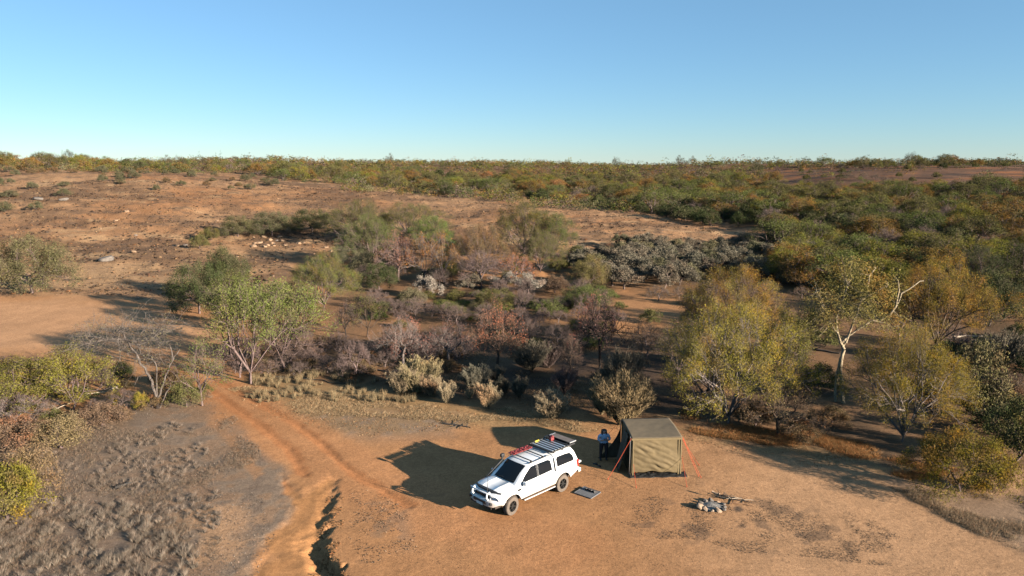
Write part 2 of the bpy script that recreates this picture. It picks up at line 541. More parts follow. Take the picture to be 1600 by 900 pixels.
    stk2 = noise(1.7, 8, (.5, 1, 1), .8)
    sm1 = mrange(stk2, .54, .62, 0, .75)
    smx = N.new('ShaderNodeMath'); smx.operation = 'MAXIMUM'
    L.new(sm0, smx.inputs[0]); L.new(sm1, smx.inputs[1])
    sm = smx.outputs[0]
    rkm = mrange(at.outputs['Alpha'], .6, .9, 0, .85)
    mm = N.new('ShaderNodeMath'); mm.operation = 'MULTIPLY'
    L.new(sm, mm.inputs[0]); L.new(rkm, mm.inputs[1])
    mix = N.new('ShaderNodeMix'); mix.data_type = 'RGBA'
    L.new(mm.outputs[0], mix.inputs[0]); L.new(sc.outputs[0], mix.inputs[6])
    mix.inputs[7].default_value = (.13, .082, .053, 1)
    L.new(mix.outputs[2], b.inputs['Base Color'])
    b.inputs['Roughness'].default_value = .95
    b.inputs['Specular IOR Level'].default_value = .08
    ad = N.new('ShaderNodeMath'); ad.operation = 'MULTIPLY_ADD'
    ad.inputs[1].default_value = .25
    L.new(grit, ad.inputs[0]); L.new(fine, ad.inputs[2])
    bp = N.new('ShaderNodeBump')
    bp.inputs['Distance'].default_value = .05
    L.new(mrange(at.outputs['Alpha'], 0, .5, .16, .62), bp.inputs['Strength'])
    L.new(ad.outputs[0], bp.inputs['Height'])
    bp2 = N.new('ShaderNodeBump'); bp2.inputs['Distance'].default_value = .7
    L.new(mrange(at.outputs['Alpha'], .5, 1, 0, .8), bp2.inputs['Strength'])
    L.new(stk2, bp2.inputs['Height']); L.new(bp.outputs[0], bp2.inputs['Normal'])
    L.new(bp2.outputs[0], b.inputs['Normal'])
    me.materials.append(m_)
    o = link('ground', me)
    o['kind'] = 'structure'
    o['label'] = 'red sandy ground with rocky slope and bush beyond'
    return o
build_ground()

# ------------------------------------------------------------------ plants: meshes
def tubes(segs, sides=3):
    """segs: list of (p0, p1, r0, r1) -> verts, quads"""
    P0 = np.array([s[0] for s in segs]); P1 = np.array([s[1] for s in segs])
    r0 = np.array([s[2] for s in segs]); r1 = np.array([s[3] for s in segs])
    d = P1 - P0
    d /= np.maximum(np.linalg.norm(d, axis=1, keepdims=True), 1e-6)
    ref = np.where(np.abs(d[:, 2:3]) > .9, np.array([[1., 0, 0]]), np.array([[0, 0, 1.]]))
    u = np.cross(d, ref); u /= np.linalg.norm(u, axis=1, keepdims=True)
    v = np.cross(d, u)
    an = np.arange(sides) * 2 * math.pi / sides
    ring = u[:, None, :] * np.cos(an)[None, :, None] + v[:, None, :] * np.sin(an)[None, :, None]
    V = np.concatenate([P0[:, None] + ring * r0[:, None, None], P1[:, None] + ring * r1[:, None, None]], 1)
    n = len(segs)
    k = np.arange(sides); k2 = (k + 1) % sides
    f = np.stack([k, k2, k2 + sides, k + sides], 1)[None] + (np.arange(n) * 2 * sides)[:, None, None]
    return V.reshape(-1, 3), f.reshape(-1, 4)

def leaves(rng, cen, sig, n, L, W, up=0.35, dirs=None, tri=False):
    """n rhombic leaves round each centre -> verts, quads, leaf attr"""
    m = len(cen) * n
    c = np.repeat(cen, n, axis=0) + rng.normal(0, 1, (m, 3)) * np.asarray(sig)
    d = rng.normal(0, 1, (m, 3)); d[:, 2] = d[:, 2] * .7 + up
    if dirs is not None:
        d = np.repeat(dirs, n, axis=0) + d * .38
    d /= np.linalg.norm(d, axis=1, keepdims=True)
    w = np.cross(d, rng.normal(0, 1, (m, 3))); w /= np.maximum(np.linalg.norm(w, axis=1, keepdims=True), 1e-6)
    l = L * rng.uniform(.6, 1.4, (m, 1)); ww = W * rng.uniform(.6, 1.3, (m, 1))
    V = np.stack([c - d * l * .5, c + w * ww * .5 - d * l * .08, c + d * l * .5, c - w * ww * .5 - d * l * .08], 1).reshape(-1, 3)
    k = 4
    if tri:
        k = 3
        V = np.stack([c - d * l * .5, c + w * ww * .5 + d * l * .3, c - w * ww * .5 + d * l * .3], 1).reshape(-1, 3)
    F = np.arange(m * k)
    patch = (fbm(c[:, 0] * 1.0 + c[:, 2] * .7, c[:, 1] + c[:, 2] * .5, 1.1, 2, int(rng.integers(1e6))) * .5 + .5)
    p2 = (fbm(c[:, 0] + c[:, 2] * .4 + 9, c[:, 1] + c[:, 2] * .9, .8, 2, int(rng.integers(1e6))) * .5 + .5) + rng.normal(0, .12, m)
    a = np.stack([rng.random(m), np.clip(patch, 0, 1), np.clip(p2, 0, 1), np.ones(m)], 1)
    return V, F, np.repeat(a, k, axis=0)

def branching(rng, start, targets, r_tip=.007, k=.55, up=.25, jit=.06):
    """a branch system from start to every target; returns segments"""
    segs = []
    def rec(p, T, depth):
        n = len(T)
        r = r_tip * (n ** k) + .002
        if n == 1:
            mid = p * .5 + T[0] * .5 + rng.normal(0, jit, 3) * np.linalg.norm(T[0] - p)
            segs.append((p, mid, r, r * .9)); segs.append((mid, T[0], r * .9, r * .45))
            return
        c = T.mean(0)
        f = .36 if depth == 0 else .42
        e = p + (c - p) * f + rng.normal(0, jit, 3) * np.linalg.norm(c - p)
        segs.append((p, e, r, r * .86))
        nk = 2 if n < 6 or rng.random() < .55 else 3
        cent = T[rng.choice(n, min(nk, n), replace=False)]
        for _ in range(3):
            lab = np.argmin(((T[:, None] - cent[None]) ** 2).sum(2), 1)
            cent = np.array([T[lab == q].mean(0) if (lab == q).any() else cent[q] for q in range(len(cent))])
        for q in range(len(cent)):
            if (lab == q).any():
                rec(e, T[lab == q], depth + 1)
    rec(np.asarray(start, float), targets, 0)
    return segs

def dome_pts(rng, n, w, h, z0, hollow=.55, flat=1.0, clump=.45):
    """points in an umbrella crown: width w, from z0 to h"""
    a = rng.uniform(0, 2 * math.pi, n)
    rr = np.sqrt(rng.random(n))
    top = z0 + (h - z0) * np.sqrt(np.maximum(1 - rr ** 2, 0)) ** flat
    bot = z0 + (top - z0) * hollow
    z = bot + (top - bot) * rng.random(n) ** .6
    wob = 1 + .22 * np.sin(a * 3 + rng.uniform(0, 6)) + .14 * np.sin(a * 5 + rng.uniform(0, 6))
    P = np.stack([np.cos(a) * rr * w / 2 * wob, np.sin(a) * rr * w / 2 * wob, z], 1)
    # gather into clumps with gaps between
    K = P[rng.choice(n, max(6, n // 10), replace=False)]
    q = np.argmin(((P[:, None] - K[None]) ** 2).sum(2), 1)
    P = P + (K[q] - P) * (clump * rng.uniform(.5, 1.2, (n, 1)))
    P[:, :2] *= rng.uniform(.84, 1.14, len(K))[q][:, None]
    P[:, 2] = z0 * .3 + (P[:, 2] - z0 * .3) * rng.uniform(.86, 1.10, len(K))[q]
    return P

class Plant: pass
def pack(name, segs, leaf, sides=3, step=2, grow=1.38):
    """two meshes (wood, crown) and one joined mesh for far copies"""
    p = Plant()
    V, F = tubes(segs, sides)
    p.wood = mesh_np(name + '_wood', V, F.ravel(), 4, [M_BARK], smooth=True)
    p.crown = None
    if leaf is not None:
        LV, LF, LA = leaf
        p.crown = mesh_np(name + '_crown', LV, LF, 4, [M_LEAF])
        col_attr(p.crown, 'leaf', LA)
        Q = LV.reshape(-1, 4, 3)[::step]                # far copies: half the leaves, a little larger
        Q = (Q.mean(1, keepdims=True) + (Q - Q.mean(1, keepdims=True)) * grow).reshape(-1, 3)
        QA = LA.reshape(-1, 4, 4)[::step].reshape(-1, 4)
        QF = np.arange(len(Q))
        WV, WF = tubes([s_ for s_ in segs if s_[2] > (.0068 if step > 1 else 0)], 3)
        j = mesh_np(name + '_whole', np.concatenate([WV, Q]), np.concatenate([WF.ravel(), QF + len(WV)]), 4, [M_TWIG, M_LEAF],
                    matidx=np.concatenate([np.zeros(len(WF)), np.ones(len(QF) // 4)]))
        col_attr(j, 'leaf', np.concatenate([np.zeros((len(WV), 4)), QA]))
        p.whole = j
        allv = np.concatenate([V, LV])
    else:
        p.whole = p.wood
        allv = V
    lo, hi = np.percentile(allv, 1, axis=0), np.percentile(allv, 99, axis=0)
    p.w = float(max(hi[0] - lo[0], .1)); p.h = float(hi[2])
    return p

def cat_leaf(*ls):
    off, V, F, A = 0, [], [], []
    for v, f, a in ls:
        V.append(v); F.append(f + off); A.append(a); off += len(v)
    return np.concatenate(V), np.concatenate(F), np.concatenate(A)

def v_fan(seed, dens=26, leafy=1.0, tips=230, trunk=.10, zlow=.85, hollow=.42, lmin=1.1, w=4.6, h=4.2, nst=7, ll=.12, lw=.036):
    """acacia: stems fanning from the base, bare below, leafy umbrella on top"""
    rng = np.random.default_rng(seed)
    T = dome_pts(rng, tips, w, h, zlow, hollow, .8)
    z0 = h * trunk
    lean = rng.normal(0, .12, 3); lean[2] = 0
    segs = [(np.zeros(3), np.array([lean[0], lean[1], z0]), .10, .08)]
    ang = np.arctan2(T[:, 1], T[:, 0])
    cut = ((ang + math.pi + rng.uniform(0, 6)) / (2 * math.pi) * nst).astype(int) % nst
    for q in range(nst):
        if (cut == q).any():
            segs += branching(rng, segs[0][1], T[cut == q], .0085, .5)
    tw = np.repeat(T, 3, axis=0)
    te = tw + rng.normal(0, .17, tw.shape) + tw * np.array([.07, .07, 0]) + np.array([0, 0, .12])
    segs += [(p, q, .0065, .003) for p, q in zip(tw, te)]
    leaf = None
    if leafy > 0:
        sel = T[rng.random(len(T)) < leafy]
        sel = sel[sel[:, 2] > lmin]
        lf1 = leaves(rng, sel, (.24, .24, .15), dens, ll, lw)
        out = sel[rng.random(len(sel)) < .5] * np.array([1.06, 1.06, 1.05])
        lf2 = leaves(rng, out, (.15, .15, .11), dens // 2, ll * .95, lw * .9)
        leaf = cat_leaf(lf1, lf2)
    return pack('acacia%d' % seed, segs, leaf)

def v_bare(seed, tips=420):
    """leafless: dense fine twigs"""
    rng = np.random.default_rng(seed)
    w, h = 3.6, 3.4
    T = dome_pts(rng, tips, w, h, .5, .4, .75)
    segs = [(np.zeros(3), np.array([0, 0, .35]), .09, .07)]
    segs += branching(rng, segs[0][1], T, .0075, .45)
    T = np.repeat(T, 3, axis=0)
    end = T + rng.normal(0, .12, T.shape) + np.array([0, 0, .20]) + T * np.array([.06, .06, 0])
    segs += [(a, b, .0065, .003) for a, b in zip(T, end)]
    leaf = leaves(rng, end, (.08, .08, .10), 3, .10, .02, up=1.0)
    return pack('bare%d' % seed, segs, leaf, step=1, grow=1.0)

def v_bush(seed, w=2.6, h=2.0, clumps=90, dens=85, dome=.75, ll=.095, lw=.034, sg=.16):
    """dense rounded shrub of leafy clumps down to the ground"""
    rng = np.random.default_rng(seed)
    T = dome_pts(rng, clumps, w, h, .12 * h, .08, dome)
    segs = branching(rng, np.zeros(3), T, .011, .42)
    te = np.repeat(T, 2, axis=0); tn = te * np.array([1.08, 1.08, 1.05]) + rng.normal(0, .1, te.shape)
    segs += [(p, q, .007, .003) for p, q in zip(te, tn)]
    lf1 = leaves(rng, T, (sg, sg, sg * .85), dens, ll, lw)
    out = dome_pts(rng, clumps, w * 1.02, h * 1.03, .1 * h, .8, dome)
    lf2 = leaves(rng, out, (sg * .6, sg * .6, sg * .8), dens // 3, ll * 1.2, lw * .9, up=.9)
    return pack('bush%d' % seed, segs, cat_leaf(lf1, lf2))

def v_broom(seed, stems=130):
    """grey broom shrub: upright stems fanning out of one foot, fluffy ends"""
    rng = np.random.default_rng(seed)
    nc = 13
    ca = rng.uniform(0, 2 * math.pi, nc); ct = np.sqrt(rng.random(nc)) * .60
    pick = rng.integers(nc, size=stems)
    a = ca[pick] + rng.normal(0, .22, stems) / (ct[pick] + .2); t = np.abs(ct[pick] + rng.normal(0, .07, stems))
    ln = 1.35 * (1 - .25 * (t / .62) ** 2) * (.78 + .3 * rng.random(nc))[pick] * rng.uniform(.86, 1.06, stems)
    dr = np.stack([np.cos(a) * np.sin(t), np.sin(a) * np.sin(t), np.cos(t)], 1)
    tip = dr * ln[:, None]
    segs, cen, ds = [], [], []
    for q in range(stems):
        m = tip[q] * .5 + np.array([0, 0, .03])
        segs += [(tip[q] * .03, m, .010, .007), (m, tip[q], .007, .003)]
        for s in np.linspace(.38, 1.0, 8):
            cen.append(tip[q] * s); ds.append(dr[q] * 1.0)
    lf = leaves(rng, np.array(cen), (.028, .028, .04), 21, .085, .0085, up=.4, dirs=np.array(ds))
    return pack('broom%d' % seed, segs, lf)

def v_salt(seed):
    """rounded grey saltbush of puffy heads"""
    rng = np.random.default_rng(seed)
    heads = dome_pts(rng, 46, 2.5, 1.75, .2, .4, .7)
    segs = branching(rng, np.zeros(3), heads, .011, .45)
    lf = leaves(rng, heads, (.125, .125, .11), 170, .085, .045, up=.6)
    return pack('salt%d' % seed, segs, lf, step=1, grow=1.0)

FAN = [v_fan(s, 44, ll=.10, lw=.030) for s in (1, 2, 3, 4)]
FAN_THIN = [v_fan(s, 20, .6, 200, .18) for s in (11, 12, 13)]
FAN_FULL = [v_fan(s, 50, 1.0, 360, .07, .45, .3, .5, ll=.105, lw=.031) for s in (21, 22, 23)]
BIGFAN = [v_fan(s, 78, .92, 900, .06, 1.2, .34, 1.4, 9.0, 6.0, 11, .08, .023) for s in (81, 82)]
BARE = [v_bare(s) for s in (31, 32, 33)]
BUSH = [v_bush(s) for s in (41, 42, 43, 44)]
BIGBUSH = [v_bush(s, 6.2, 3.8, 330, 80, .75, .11, .038, .24) for s in (71, 72)]
BROOM = [v_broom(s) for s in (51, 52, 53)]
SALT = [v_salt(s) for s in (61, 62, 63)]
KINDS = {'fan': (FAN, 'acacia_tree', 'tree'), 'thin': (FAN_THIN, 'acacia_tree', 'tree'), 'full': (FAN_FULL, 'bushy_acacia', 'tree'),
         'bare': (BARE, 'bare_tree', 'tree'), 'bush': (BUSH, 'shrub', 'shrub'), 'broom': (BROOM, 'broom_shrub', 'shrub'),
         'salt': (SALT, 'saltbush', 'shrub')}
C = dict(green=(.078, .092, .026, .0), lime=(.125, .122, .022, .08), olive=(.09, .088, .03, .02), dark=(.042, .05, .02, 0),
         yellow=(.19, .155, .022, .25), gold=(.145, .122, .02, .12), orange=(.185, .112, .045, .3), rust=(.118, .08, .052, .12),
         mauve=(.125, .088, .078, .1), grey=(.128, .11, .08, 0), pale=(.21, .188, .155, 0), beige=(.28, .215, .135, .1), sage=(.115, .108, .062, 0),
         brown=(.12, .085, .045, .2), autumn=(.125, .10, .032, .35))
BARKS = dict(mauve=(.135, .095, .088), grey=(.15, .122, .11), brown=(.085, .06, .045), black=(.03, .025, .022), white=(.55, .47, .37))
prng = random.Random(77)
FB = 1.1

def plant(kind, pos, width, height, tint, label, group=None, bark='mauve', whole=False, var=None, rz=None):
    vs, name, cat = KINDS[kind]
    if kind in ('fan', 'full') and width > 6.4 and not whole:
        vs = BIGFAN
    if kind == 'bush' and width > 4.2 and not whole:
        vs = BIGBUSH
    v = vs[prng.randrange(len(vs)) if var is None else var % len(vs)]
    rz = prng.uniform(0, 6.28) if rz is None else rz
    sc = (width / v.w, width / v.w, height / v.h)
    col = C[tint] if isinstance(tint, str) else tint
    j = prng.uniform(.85, 1.15) * FB
    col = (col[0] * j * prng.uniform(.94, 1.06), col[1] * j, col[2] * j, col[3])
    if whole:
        o = link(name, v.whole, None, pos, (0, 0, rz))
        o.scale = sc
        o.color = col
        tag(o, label, cat, group)
        return o
    o = link(name, None, None, pos, (0, 0, rz))
    o.scale = sc
    o.empty_display_size = .2
    tag(o, label, cat, group)
    shrub = cat == 'shrub'
    t = link('stems' if shrub else 'trunk', v.wood, o)
    t.color = BARKS[bark] + (1,)
    if kind == 'broom':
        t.color = (col[0] * .8, col[1] * .76, col[2] * .72, 1)
    if v.crown:
        k = link('foliage' if shrub else 'crown', v.crown, o)
        k.color = col
    return o

def plant_px(kind, px, py, wpx, top, tint, label, group=None, **kw):
    """px, py: foot in the photo; wpx: width there; top: pixel row of the top"""
    p = gp(px, py)
    u, yy, zz = ray(px, top)
    zt = CAM_H + p.y * zz / yy
    dep = p.y * CP - (p.z - CAM_H) * SP
    return plant(kind, p - Vector((0, 0, .04)), wpx * dep / FPX, max(zt - p.z, .3), tint, label, group, **kw)
# ------------------------------------------------------------------ plants one can tell apart in the photo
G_AC, G_BARE, G_BR, G_SH = 'acacia trees round the camp', 'leafless trees behind the camp', 'pale broom shrubs behind the camp', 'shrubs round the camp'
HERO = [
 # left bank
 ('full', 40, 645, 150, 560, 'lime', 'yellow-green bushy acacia at the left edge beside the dirt track', G_AC, {}),
 ('fan', 114, 642, 108, 541, 'lime', 'round yellow-green acacia on thin pale stems near the fallen grey log', G_AC, {}),
 ('thin', 316, 634, 95, 532, 'green', 'small sparse green acacia growing where the red track bends', G_AC, {}),
 ('bush', 180, 632, 20, 610, 'yellow', 'tiny bright yellow-green seedling shrub below the grey log', G_SH, {}),
 ('bush', 221, 640, 24, 612, 'yellow', 'tiny bright green sapling shrub just left of the dead tree', G_SH, {}),
 ('bush', 190, 592, 46, 565, 'dark', 'small dark green shrub in shade behind the grey log', G_SH, {}),
 ('bush', 12, 812, 100, 728, 'gold', 'bright golden-green spiky shrub cut by the left photo edge', G_SH, {}),
 ('bush', 45, 780, 95, 700, 'brown', 'dark olive shaded shrub behind the golden-green one', G_SH, {}),
 ('bush', 25, 705, 95, 652, 'rust', 'rust-orange low shrub at the left edge above the golden one', G_SH, {}),
 ('bush', 98, 700, 80, 648, (.15, .108, .055, .15), 'tan-orange feathery shrub beside the rust one at lower left', G_SH, {}),
 ('bush', 160, 665, 75, 632, 'rust', 'small rust-red low shrub in front of the fallen log', G_SH, {}),
 ('bare', 28, 668, 105, 618, 'mauve', 'grey twiggy low bush under the left-edge acacia', G_BARE, dict(bark='grey')),
 ('bush', 265, 610, 46, 575, 'brown', 'dull brown undergrowth shrub right behind the dead tree', G_SH, {}),
 ('bush', 292, 635, 48, 596, 'olive', 'olive shrub between the dead tree and the track', G_SH, {}),
 ('bush', 50, 458, 128, 372, (.088, .083, .04, .1), 'large grey-green rounded bush at the foot of the slope, far left', G_SH, dict(var=1)),
 # green cluster left of centre
 ('bush', 312, 490, 100, 415, 'dark', 'dark green dense bush casting shadow on the sandy track', G_SH, {}),
 ('bush', 355, 470, 78, 390, 'dark', 'tallest dark green bush above the green acacia clump', G_SH, {}),
 ('fan', 392, 600, 128, 440, 'green', 'big green acacia with mauve lower twigs left of centre', G_AC, {}),
 ('fan', 445, 575, 135, 440, (.088, .108, .028, .05), 'bright green acacia on the right of the green clump', G_AC, {}),
 ('full', 370, 520, 90, 425, 'green', 'olive acacia in the back of the green clump', G_AC, {}),
 ('bare', 455, 572, 85, 505, 'rust', 'reddish twiggy shrub at the right foot of the green clump', G_BARE, {}),
 ('bare', 375, 590, 80, 525, 'mauve', 'grey bare shrub at the left foot of the green clump', G_BARE, {}),
 # middle clearing
 ('fan', 506, 482, 112, 397, (.10, .115, .03, .3), 'flat-topped acacia with bare mauve fan of stems and green top', G_AC, dict(var=1)),
 ('thin', 574, 527, 66, 452, 'olive', 'small umbrella acacia with one dark trunk on the orange clearing', G_AC, dict(bark='brown')),
 ('bare', 541, 532, 40, 470, 'mauve', 'thin blackened leafless sapling left of the umbrella acacia', G_BARE, dict(bark='black')),
 ('bare', 556, 594, 58, 530, 'mauve', 'small pinkish bare shrub in the dry grass', G_BARE, {}),
 ('bare', 630, 575, 88, 497, (.17, .105, .09, .3), 'wide reddish-grey leafless bush, larger of the pair in mid clearing', G_BARE, dict(bark='grey')),
 ('bare', 702, 572, 88, 500, (.16, .10, .09, .3), 'wide mauve leafless bush next to the reddish one', G_BARE, dict(bark='grey')),
 ('bare', 777, 578, 84, 474, (.24, .14, .10, .4), 'pink-tipped leafless tree on dark stems in mid clearing', G_BARE, dict(bark='brown')),
 ('bare', 937, 576, 88, 462, (.17, .095, .085, .3), 'dark-trunked leafless tree with mauve head behind the pale shrubs', G_BARE, dict(bark='black')),
 ('bare', 890, 590, 38, 520, 'mauve', 'slender leafless sapling left of the dark-trunked tree', G_BARE, dict(bark='brown')),
 ('bush', 700, 492, 46, 470, 'green', 'small green shrub on the orange clearing, left one', G_SH, {}),
 ('bush', 775, 480, 70, 452, 'olive', 'low olive spreading shrub behind the pink-tipped tree', G_SH, {}),
 ('bush', 915, 482, 84, 446, (.082, .096, .03, 0), 'low bright green spreading shrub left of the shaded track', G_SH, {}),
 ('bush', 858, 495, 50, 470, 'green', 'low green shrub in front of the reddish shrub', G_SH, {}),
 ('bush', 645, 478, 44, 450, 'sage', 'small sage shrub under the white saltbush', G_SH, {}),
 # autumn thicket
 ('bush', 330, 375, 30, 355, 'olive', 'small olive shrub on the slope, end of the dark row', G_SH, {}),
 ('bush', 372, 370, 56, 338, (.075, .075, .035, 0), 'grey-green shrub on the slope, second from the left of the row', G_SH, {}),
 ('bush', 425, 368, 72, 332, (.068, .07, .035, 0), 'broad grey-green shrub on the slope beside the boulders', G_SH, {}),
 ('bush', 312, 388, 30, 368, 'olive', 'small rounded shrub below the slope row, near boulders', G_SH, {}),
 ('bush', 488, 362, 74, 328, 'dark', 'dark shrub shading the ground left of the autumn thicket', G_SH, {}),
 ('full', 560, 382, 122, 314, 'olive', 'wide olive acacia at the back left of the autumn thicket', G_AC, {}),
 ('fan', 580, 408, 84, 336, 'green', 'green acacia in the middle back of the autumn thicket', G_AC, {}),
 ('full', 640, 375, 118, 318, (.08, .085, .03, .1), 'dull green acacia crowning the autumn thicket', G_AC, {}),
 ('fan', 672, 392, 82, 338, (.085, .12, .028, .1), 'bright green acacia above the orange trees', G_AC, {}),
 ('bush', 575, 430, 74, 396, 'sage', 'sage-green shrub low at the left of the thicket', G_SH, {}),
 ('bush', 592, 452, 66, 412, 'dark', 'dark green shrub at the left foot of the thicket', G_SH, {}),
 ('bush', 548, 412, 60, 378, 'sage', 'grey-green shrub left of the pinkish tree', G_SH, {}),
 ('bare', 622, 440, 62, 364, (.24, .13, .09, .3), 'pinkish-grey leafless tree, left of the orange ones', G_BARE, {}),
 ('thin', 662, 440, 74, 366, 'orange', 'orange-leaved acacia on pale stems, the more orange of the two', G_AC, dict(bark='grey')),
 ('thin', 694, 442, 60, 362, (.22, .14, .045, .3), 'golden-orange acacia on pale mauve stems beside the orange one', G_AC, dict(bark='grey')),
 ('fan', 748, 436, 104, 352, (.115, .088, .042, .3), 'russet acacia with olive top right of the orange trees', G_AC, {}),
 ('bare', 752, 450, 76, 392, 'mauve', 'mauve bare tree at the foot of the russet acacia', G_BARE, {}),
 ('full', 818, 400, 110, 316, (.095, .10, .03, .25), 'tall olive-green acacia at the right end of the thicket', G_AC, {}),
 ('fan', 862, 396, 78, 332, 'green', 'feathery green acacia right of the tall olive one', G_AC, {}),
 ('full', 845, 425, 84, 360, 'olive', 'olive-yellow acacia below the tall olive one', G_AC, {}),
 ('bare', 805, 446, 70, 398, (.26, .14, .07, .5), 'orange-pink twiggy shrub beneath the olive acacias', G_BARE, {}),
 ('bush', 868, 458, 42, 430, 'rust', 'reddish low shrub between the saltbush and olive shrub', G_SH, {}),
 ('bush', 921, 452, 60, 400, (.13, .115, .045, .1), 'rounded pale olive shrub beside the grey saltbush bank', G_SH, {}),
 ('bush', 700, 430, 30, 408, 'lime', 'small dark yellow-green shrub under the golden-orange acacia', G_SH, {}),
 ('salt', 669, 466, 36, 432, 'pale', 'whitish rounded saltbush, brightest, on the clearing edge', G_SH, {}),
 ('salt', 826, 460, 42, 428, 'pale', 'whitish saltbush under the orange-pink shrub', G_SH, {}),
 ('salt', 790, 450, 42, 425, 'pale', 'pale grey saltbush left of the larger whitish one', G_SH, {}),
 ('salt', 690, 440, 36, 418, 'grey', 'pale grey saltbush behind the brightest one', G_SH, {}),
 ('salt', 730, 450, 40, 428, 'grey', 'dull grey saltbush at the foot of the bare mauve tree', G_SH, {}),
 # pale brooms
 ('broom', 865, 654, 48, 612, 'beige', 'straw-coloured broom shrub standing alone in front of the shade', G_BR, dict(var=0)),
 ('broom', 763, 638, 38, 601, 'beige', 'straw-coloured broom shrub at the edge of the shade, left of centre', G_BR, dict(var=1)),
 ('broom', 698, 630, 25, 599, 'beige', 'narrow upright straw-coloured broom shrub', G_BR, dict(var=2)),
 ('broom', 734, 623, 15, 605, 'beige', 'smallest straw tuft shrub between two broom shrubs', G_BR, {}),
 ('broom', 742, 611, 40, 574, 'grey', 'grey broom shrub standing in the shade behind the small tuft', G_BR, {}),
 ('broom', 777, 597, 22, 573, 'grey', 'small grey broom shrub, upper of two in the shade', G_BR, {}),
 ('broom', 785, 617, 28, 590, 'grey', 'small grey broom shrub, lower of two in the shade', G_BR, {}),
 ('broom', 811, 622, 26, 590, 'grey', 'dim grey broom shrub right of the two small ones', G_BR, {}),
 ('broom', 831, 580, 46, 535, 'grey', 'broad grey broom shrub in the upper shade', G_BR, {}),
 ('broom', 857, 575, 30, 538, 'mauve', 'dark broom shrub right behind the broad grey one', G_BR, {}),
 ('broom', 882, 615, 36, 575, 'mauve', 'dim broom shrub deep in the shade left of the big clump', G_BR, {}),
 ('broom', 968, 664, 68, 585, (.24, .17, .09, .1), 'big straw-tan broom shrub right behind the tent corner', G_BR, dict(var=0)),
 ('broom', 940, 648, 46, 590, (.22, .165, .10, .1), 'tan broom shrub leaning left of the biggest one', G_BR, dict(var=1)),
 ('broom', 972, 622, 56, 552, 'grey', 'tall grey-brown broom shrub at the back of the big clump', G_BR, {}),
 ('broom', 998, 620, 30, 588, 'grey', 'small grey broom shrub at the right of the big clump', G_BR, {}),
 ('broom', 945, 610, 40, 575, 'grey', 'grey broom shrub at the upper left of the big clump', G_BR, {}),
 ('broom', 655, 614, 58, 563, (.26, .205, .11, .1), 'large yellowish broom shrub beside the dry grass', G_BR, dict(var=2)),
 ('broom', 628, 616, 38, 575, 'beige', 'beige broom shrub left of the large yellowish one', G_BR, {}),
 ('broom', 672, 618, 34, 586, 'beige', 'small beige broom shrub at the foot of the large yellowish one', G_BR, {}),
 # right-hand trees
 ('full', 1138, 662, 218, 478, (.178, .152, .027, .12), 'biggest yellow-green acacia with tangled lower twigs right of the tent', G_AC, dict(bark='grey', var=0)),
 ('full', 1140, 560, 160, 418, (.165, .13, .032, .3), 'yellow-green acacia with orange-gold patches above the biggest one', G_AC, {}),
 ('full', 1225, 600, 90, 485, (.14, .13, .03, .1), 'yellow-green acacia right behind the biggest one', G_AC, {}),
 ('thin', 1060, 600, 80, 500, 'olive', 'sparse olive acacia at the left flank of the biggest one', G_AC, {}),
 ('bare', 1100, 640, 110, 560, (.16, .12, .09, .2), 'tangle of bare brown twigs in front of the biggest acacia', G_BARE, dict(bark='brown')),
 ('bare', 1215, 680, 130, 600, (.15, .11, .06, .3), 'wide brown twiggy undergrowth beneath the yellow acacias', G_BARE, dict(bark='brown')),
 ('bush', 1180, 665, 62, 630, 'brown', 'brown dry shrub by the trunk of the biggest acacia', G_SH, {}),
 ('full', 1410, 690, 186, 512, (.195, .145, .022, .2), 'rounded golden-green acacia with forked trunk near the right side', G_AC, dict(bark='grey', var=1)),
 ('full', 1460, 650, 110, 555, (.17, .14, .022, .25), 'golden-green acacia leaning on the right of the rounded one', G_AC, {}),
 ('full', 1466, 545, 165, 404, (.185, .14, .028, .28), 'orange-gold acacia on a dark trunk beyond the white gum', G_AC, dict(bark='brown')),
 ('fan', 1405, 530, 95, 440, (.15, .115, .04, .4), 'russet-olive acacia just left of the orange-gold one', G_AC, {}),
 ('bush', 1512, 645, 105, 535, (.10, .092, .04, .1), 'grey-green tall shrub right of the golden-green acacias', G_SH, {}),
 ('bush', 1500, 768, 150, 680, (.135, .115, .018, .3), 'dense golden-green shrub alone on the gravel at lower right', G_SH, dict(var=2)),
 ('bush', 1548, 768, 50, 735, 'rust', 'orange-brown low shrub at the right foot of the lone golden-green shrub', G_SH, {}),
 ('bush', 1585, 722, 95, 626, (.085, .083, .03, .1), 'green shaded shrub cut by the right photo edge', G_SH, {}),
 ('bush', 1560, 625, 62, 580, 'rust', 'reddish low shrub behind the shaded edge shrub', G_SH, {}),
 ('broom', 1560, 575, 80, 520, 'grey', 'grey broom shrub under the dark trees at right', G_SH, {}),
 ('broom', 1500, 570, 50, 530, 'mauve', 'dim broom shrub left of the grey one at right', G_SH, {}),
 ('bush', 1545, 510, 100, 425, 'dark', 'large dark green bush in shade at the right edge', G_SH, {}),
 ('full', 1520, 470, 110, 385, 'dark', 'dark green acacia towering behind the orange-gold one', G_AC, {}),
 ('full', 1590, 470, 90, 380, 'dark', 'dark acacia at the right photo edge beyond the dark bush', G_AC, {}),
 ('bush', 1250, 690, 60, 655, 'brown', 'brown shrub low in the shade before the white gum', G_SH, {}),
 ('bush', 1300, 660, 60, 635, 'brown', 'rusty brown undergrowth shrub at the foot of the white gum', G_SH, {}),
]
for k, px, py, w, top, tint, lab, grp, kw in HERO:
    plant_px(k, px, py, w, top, tint, lab, grp, **kw)

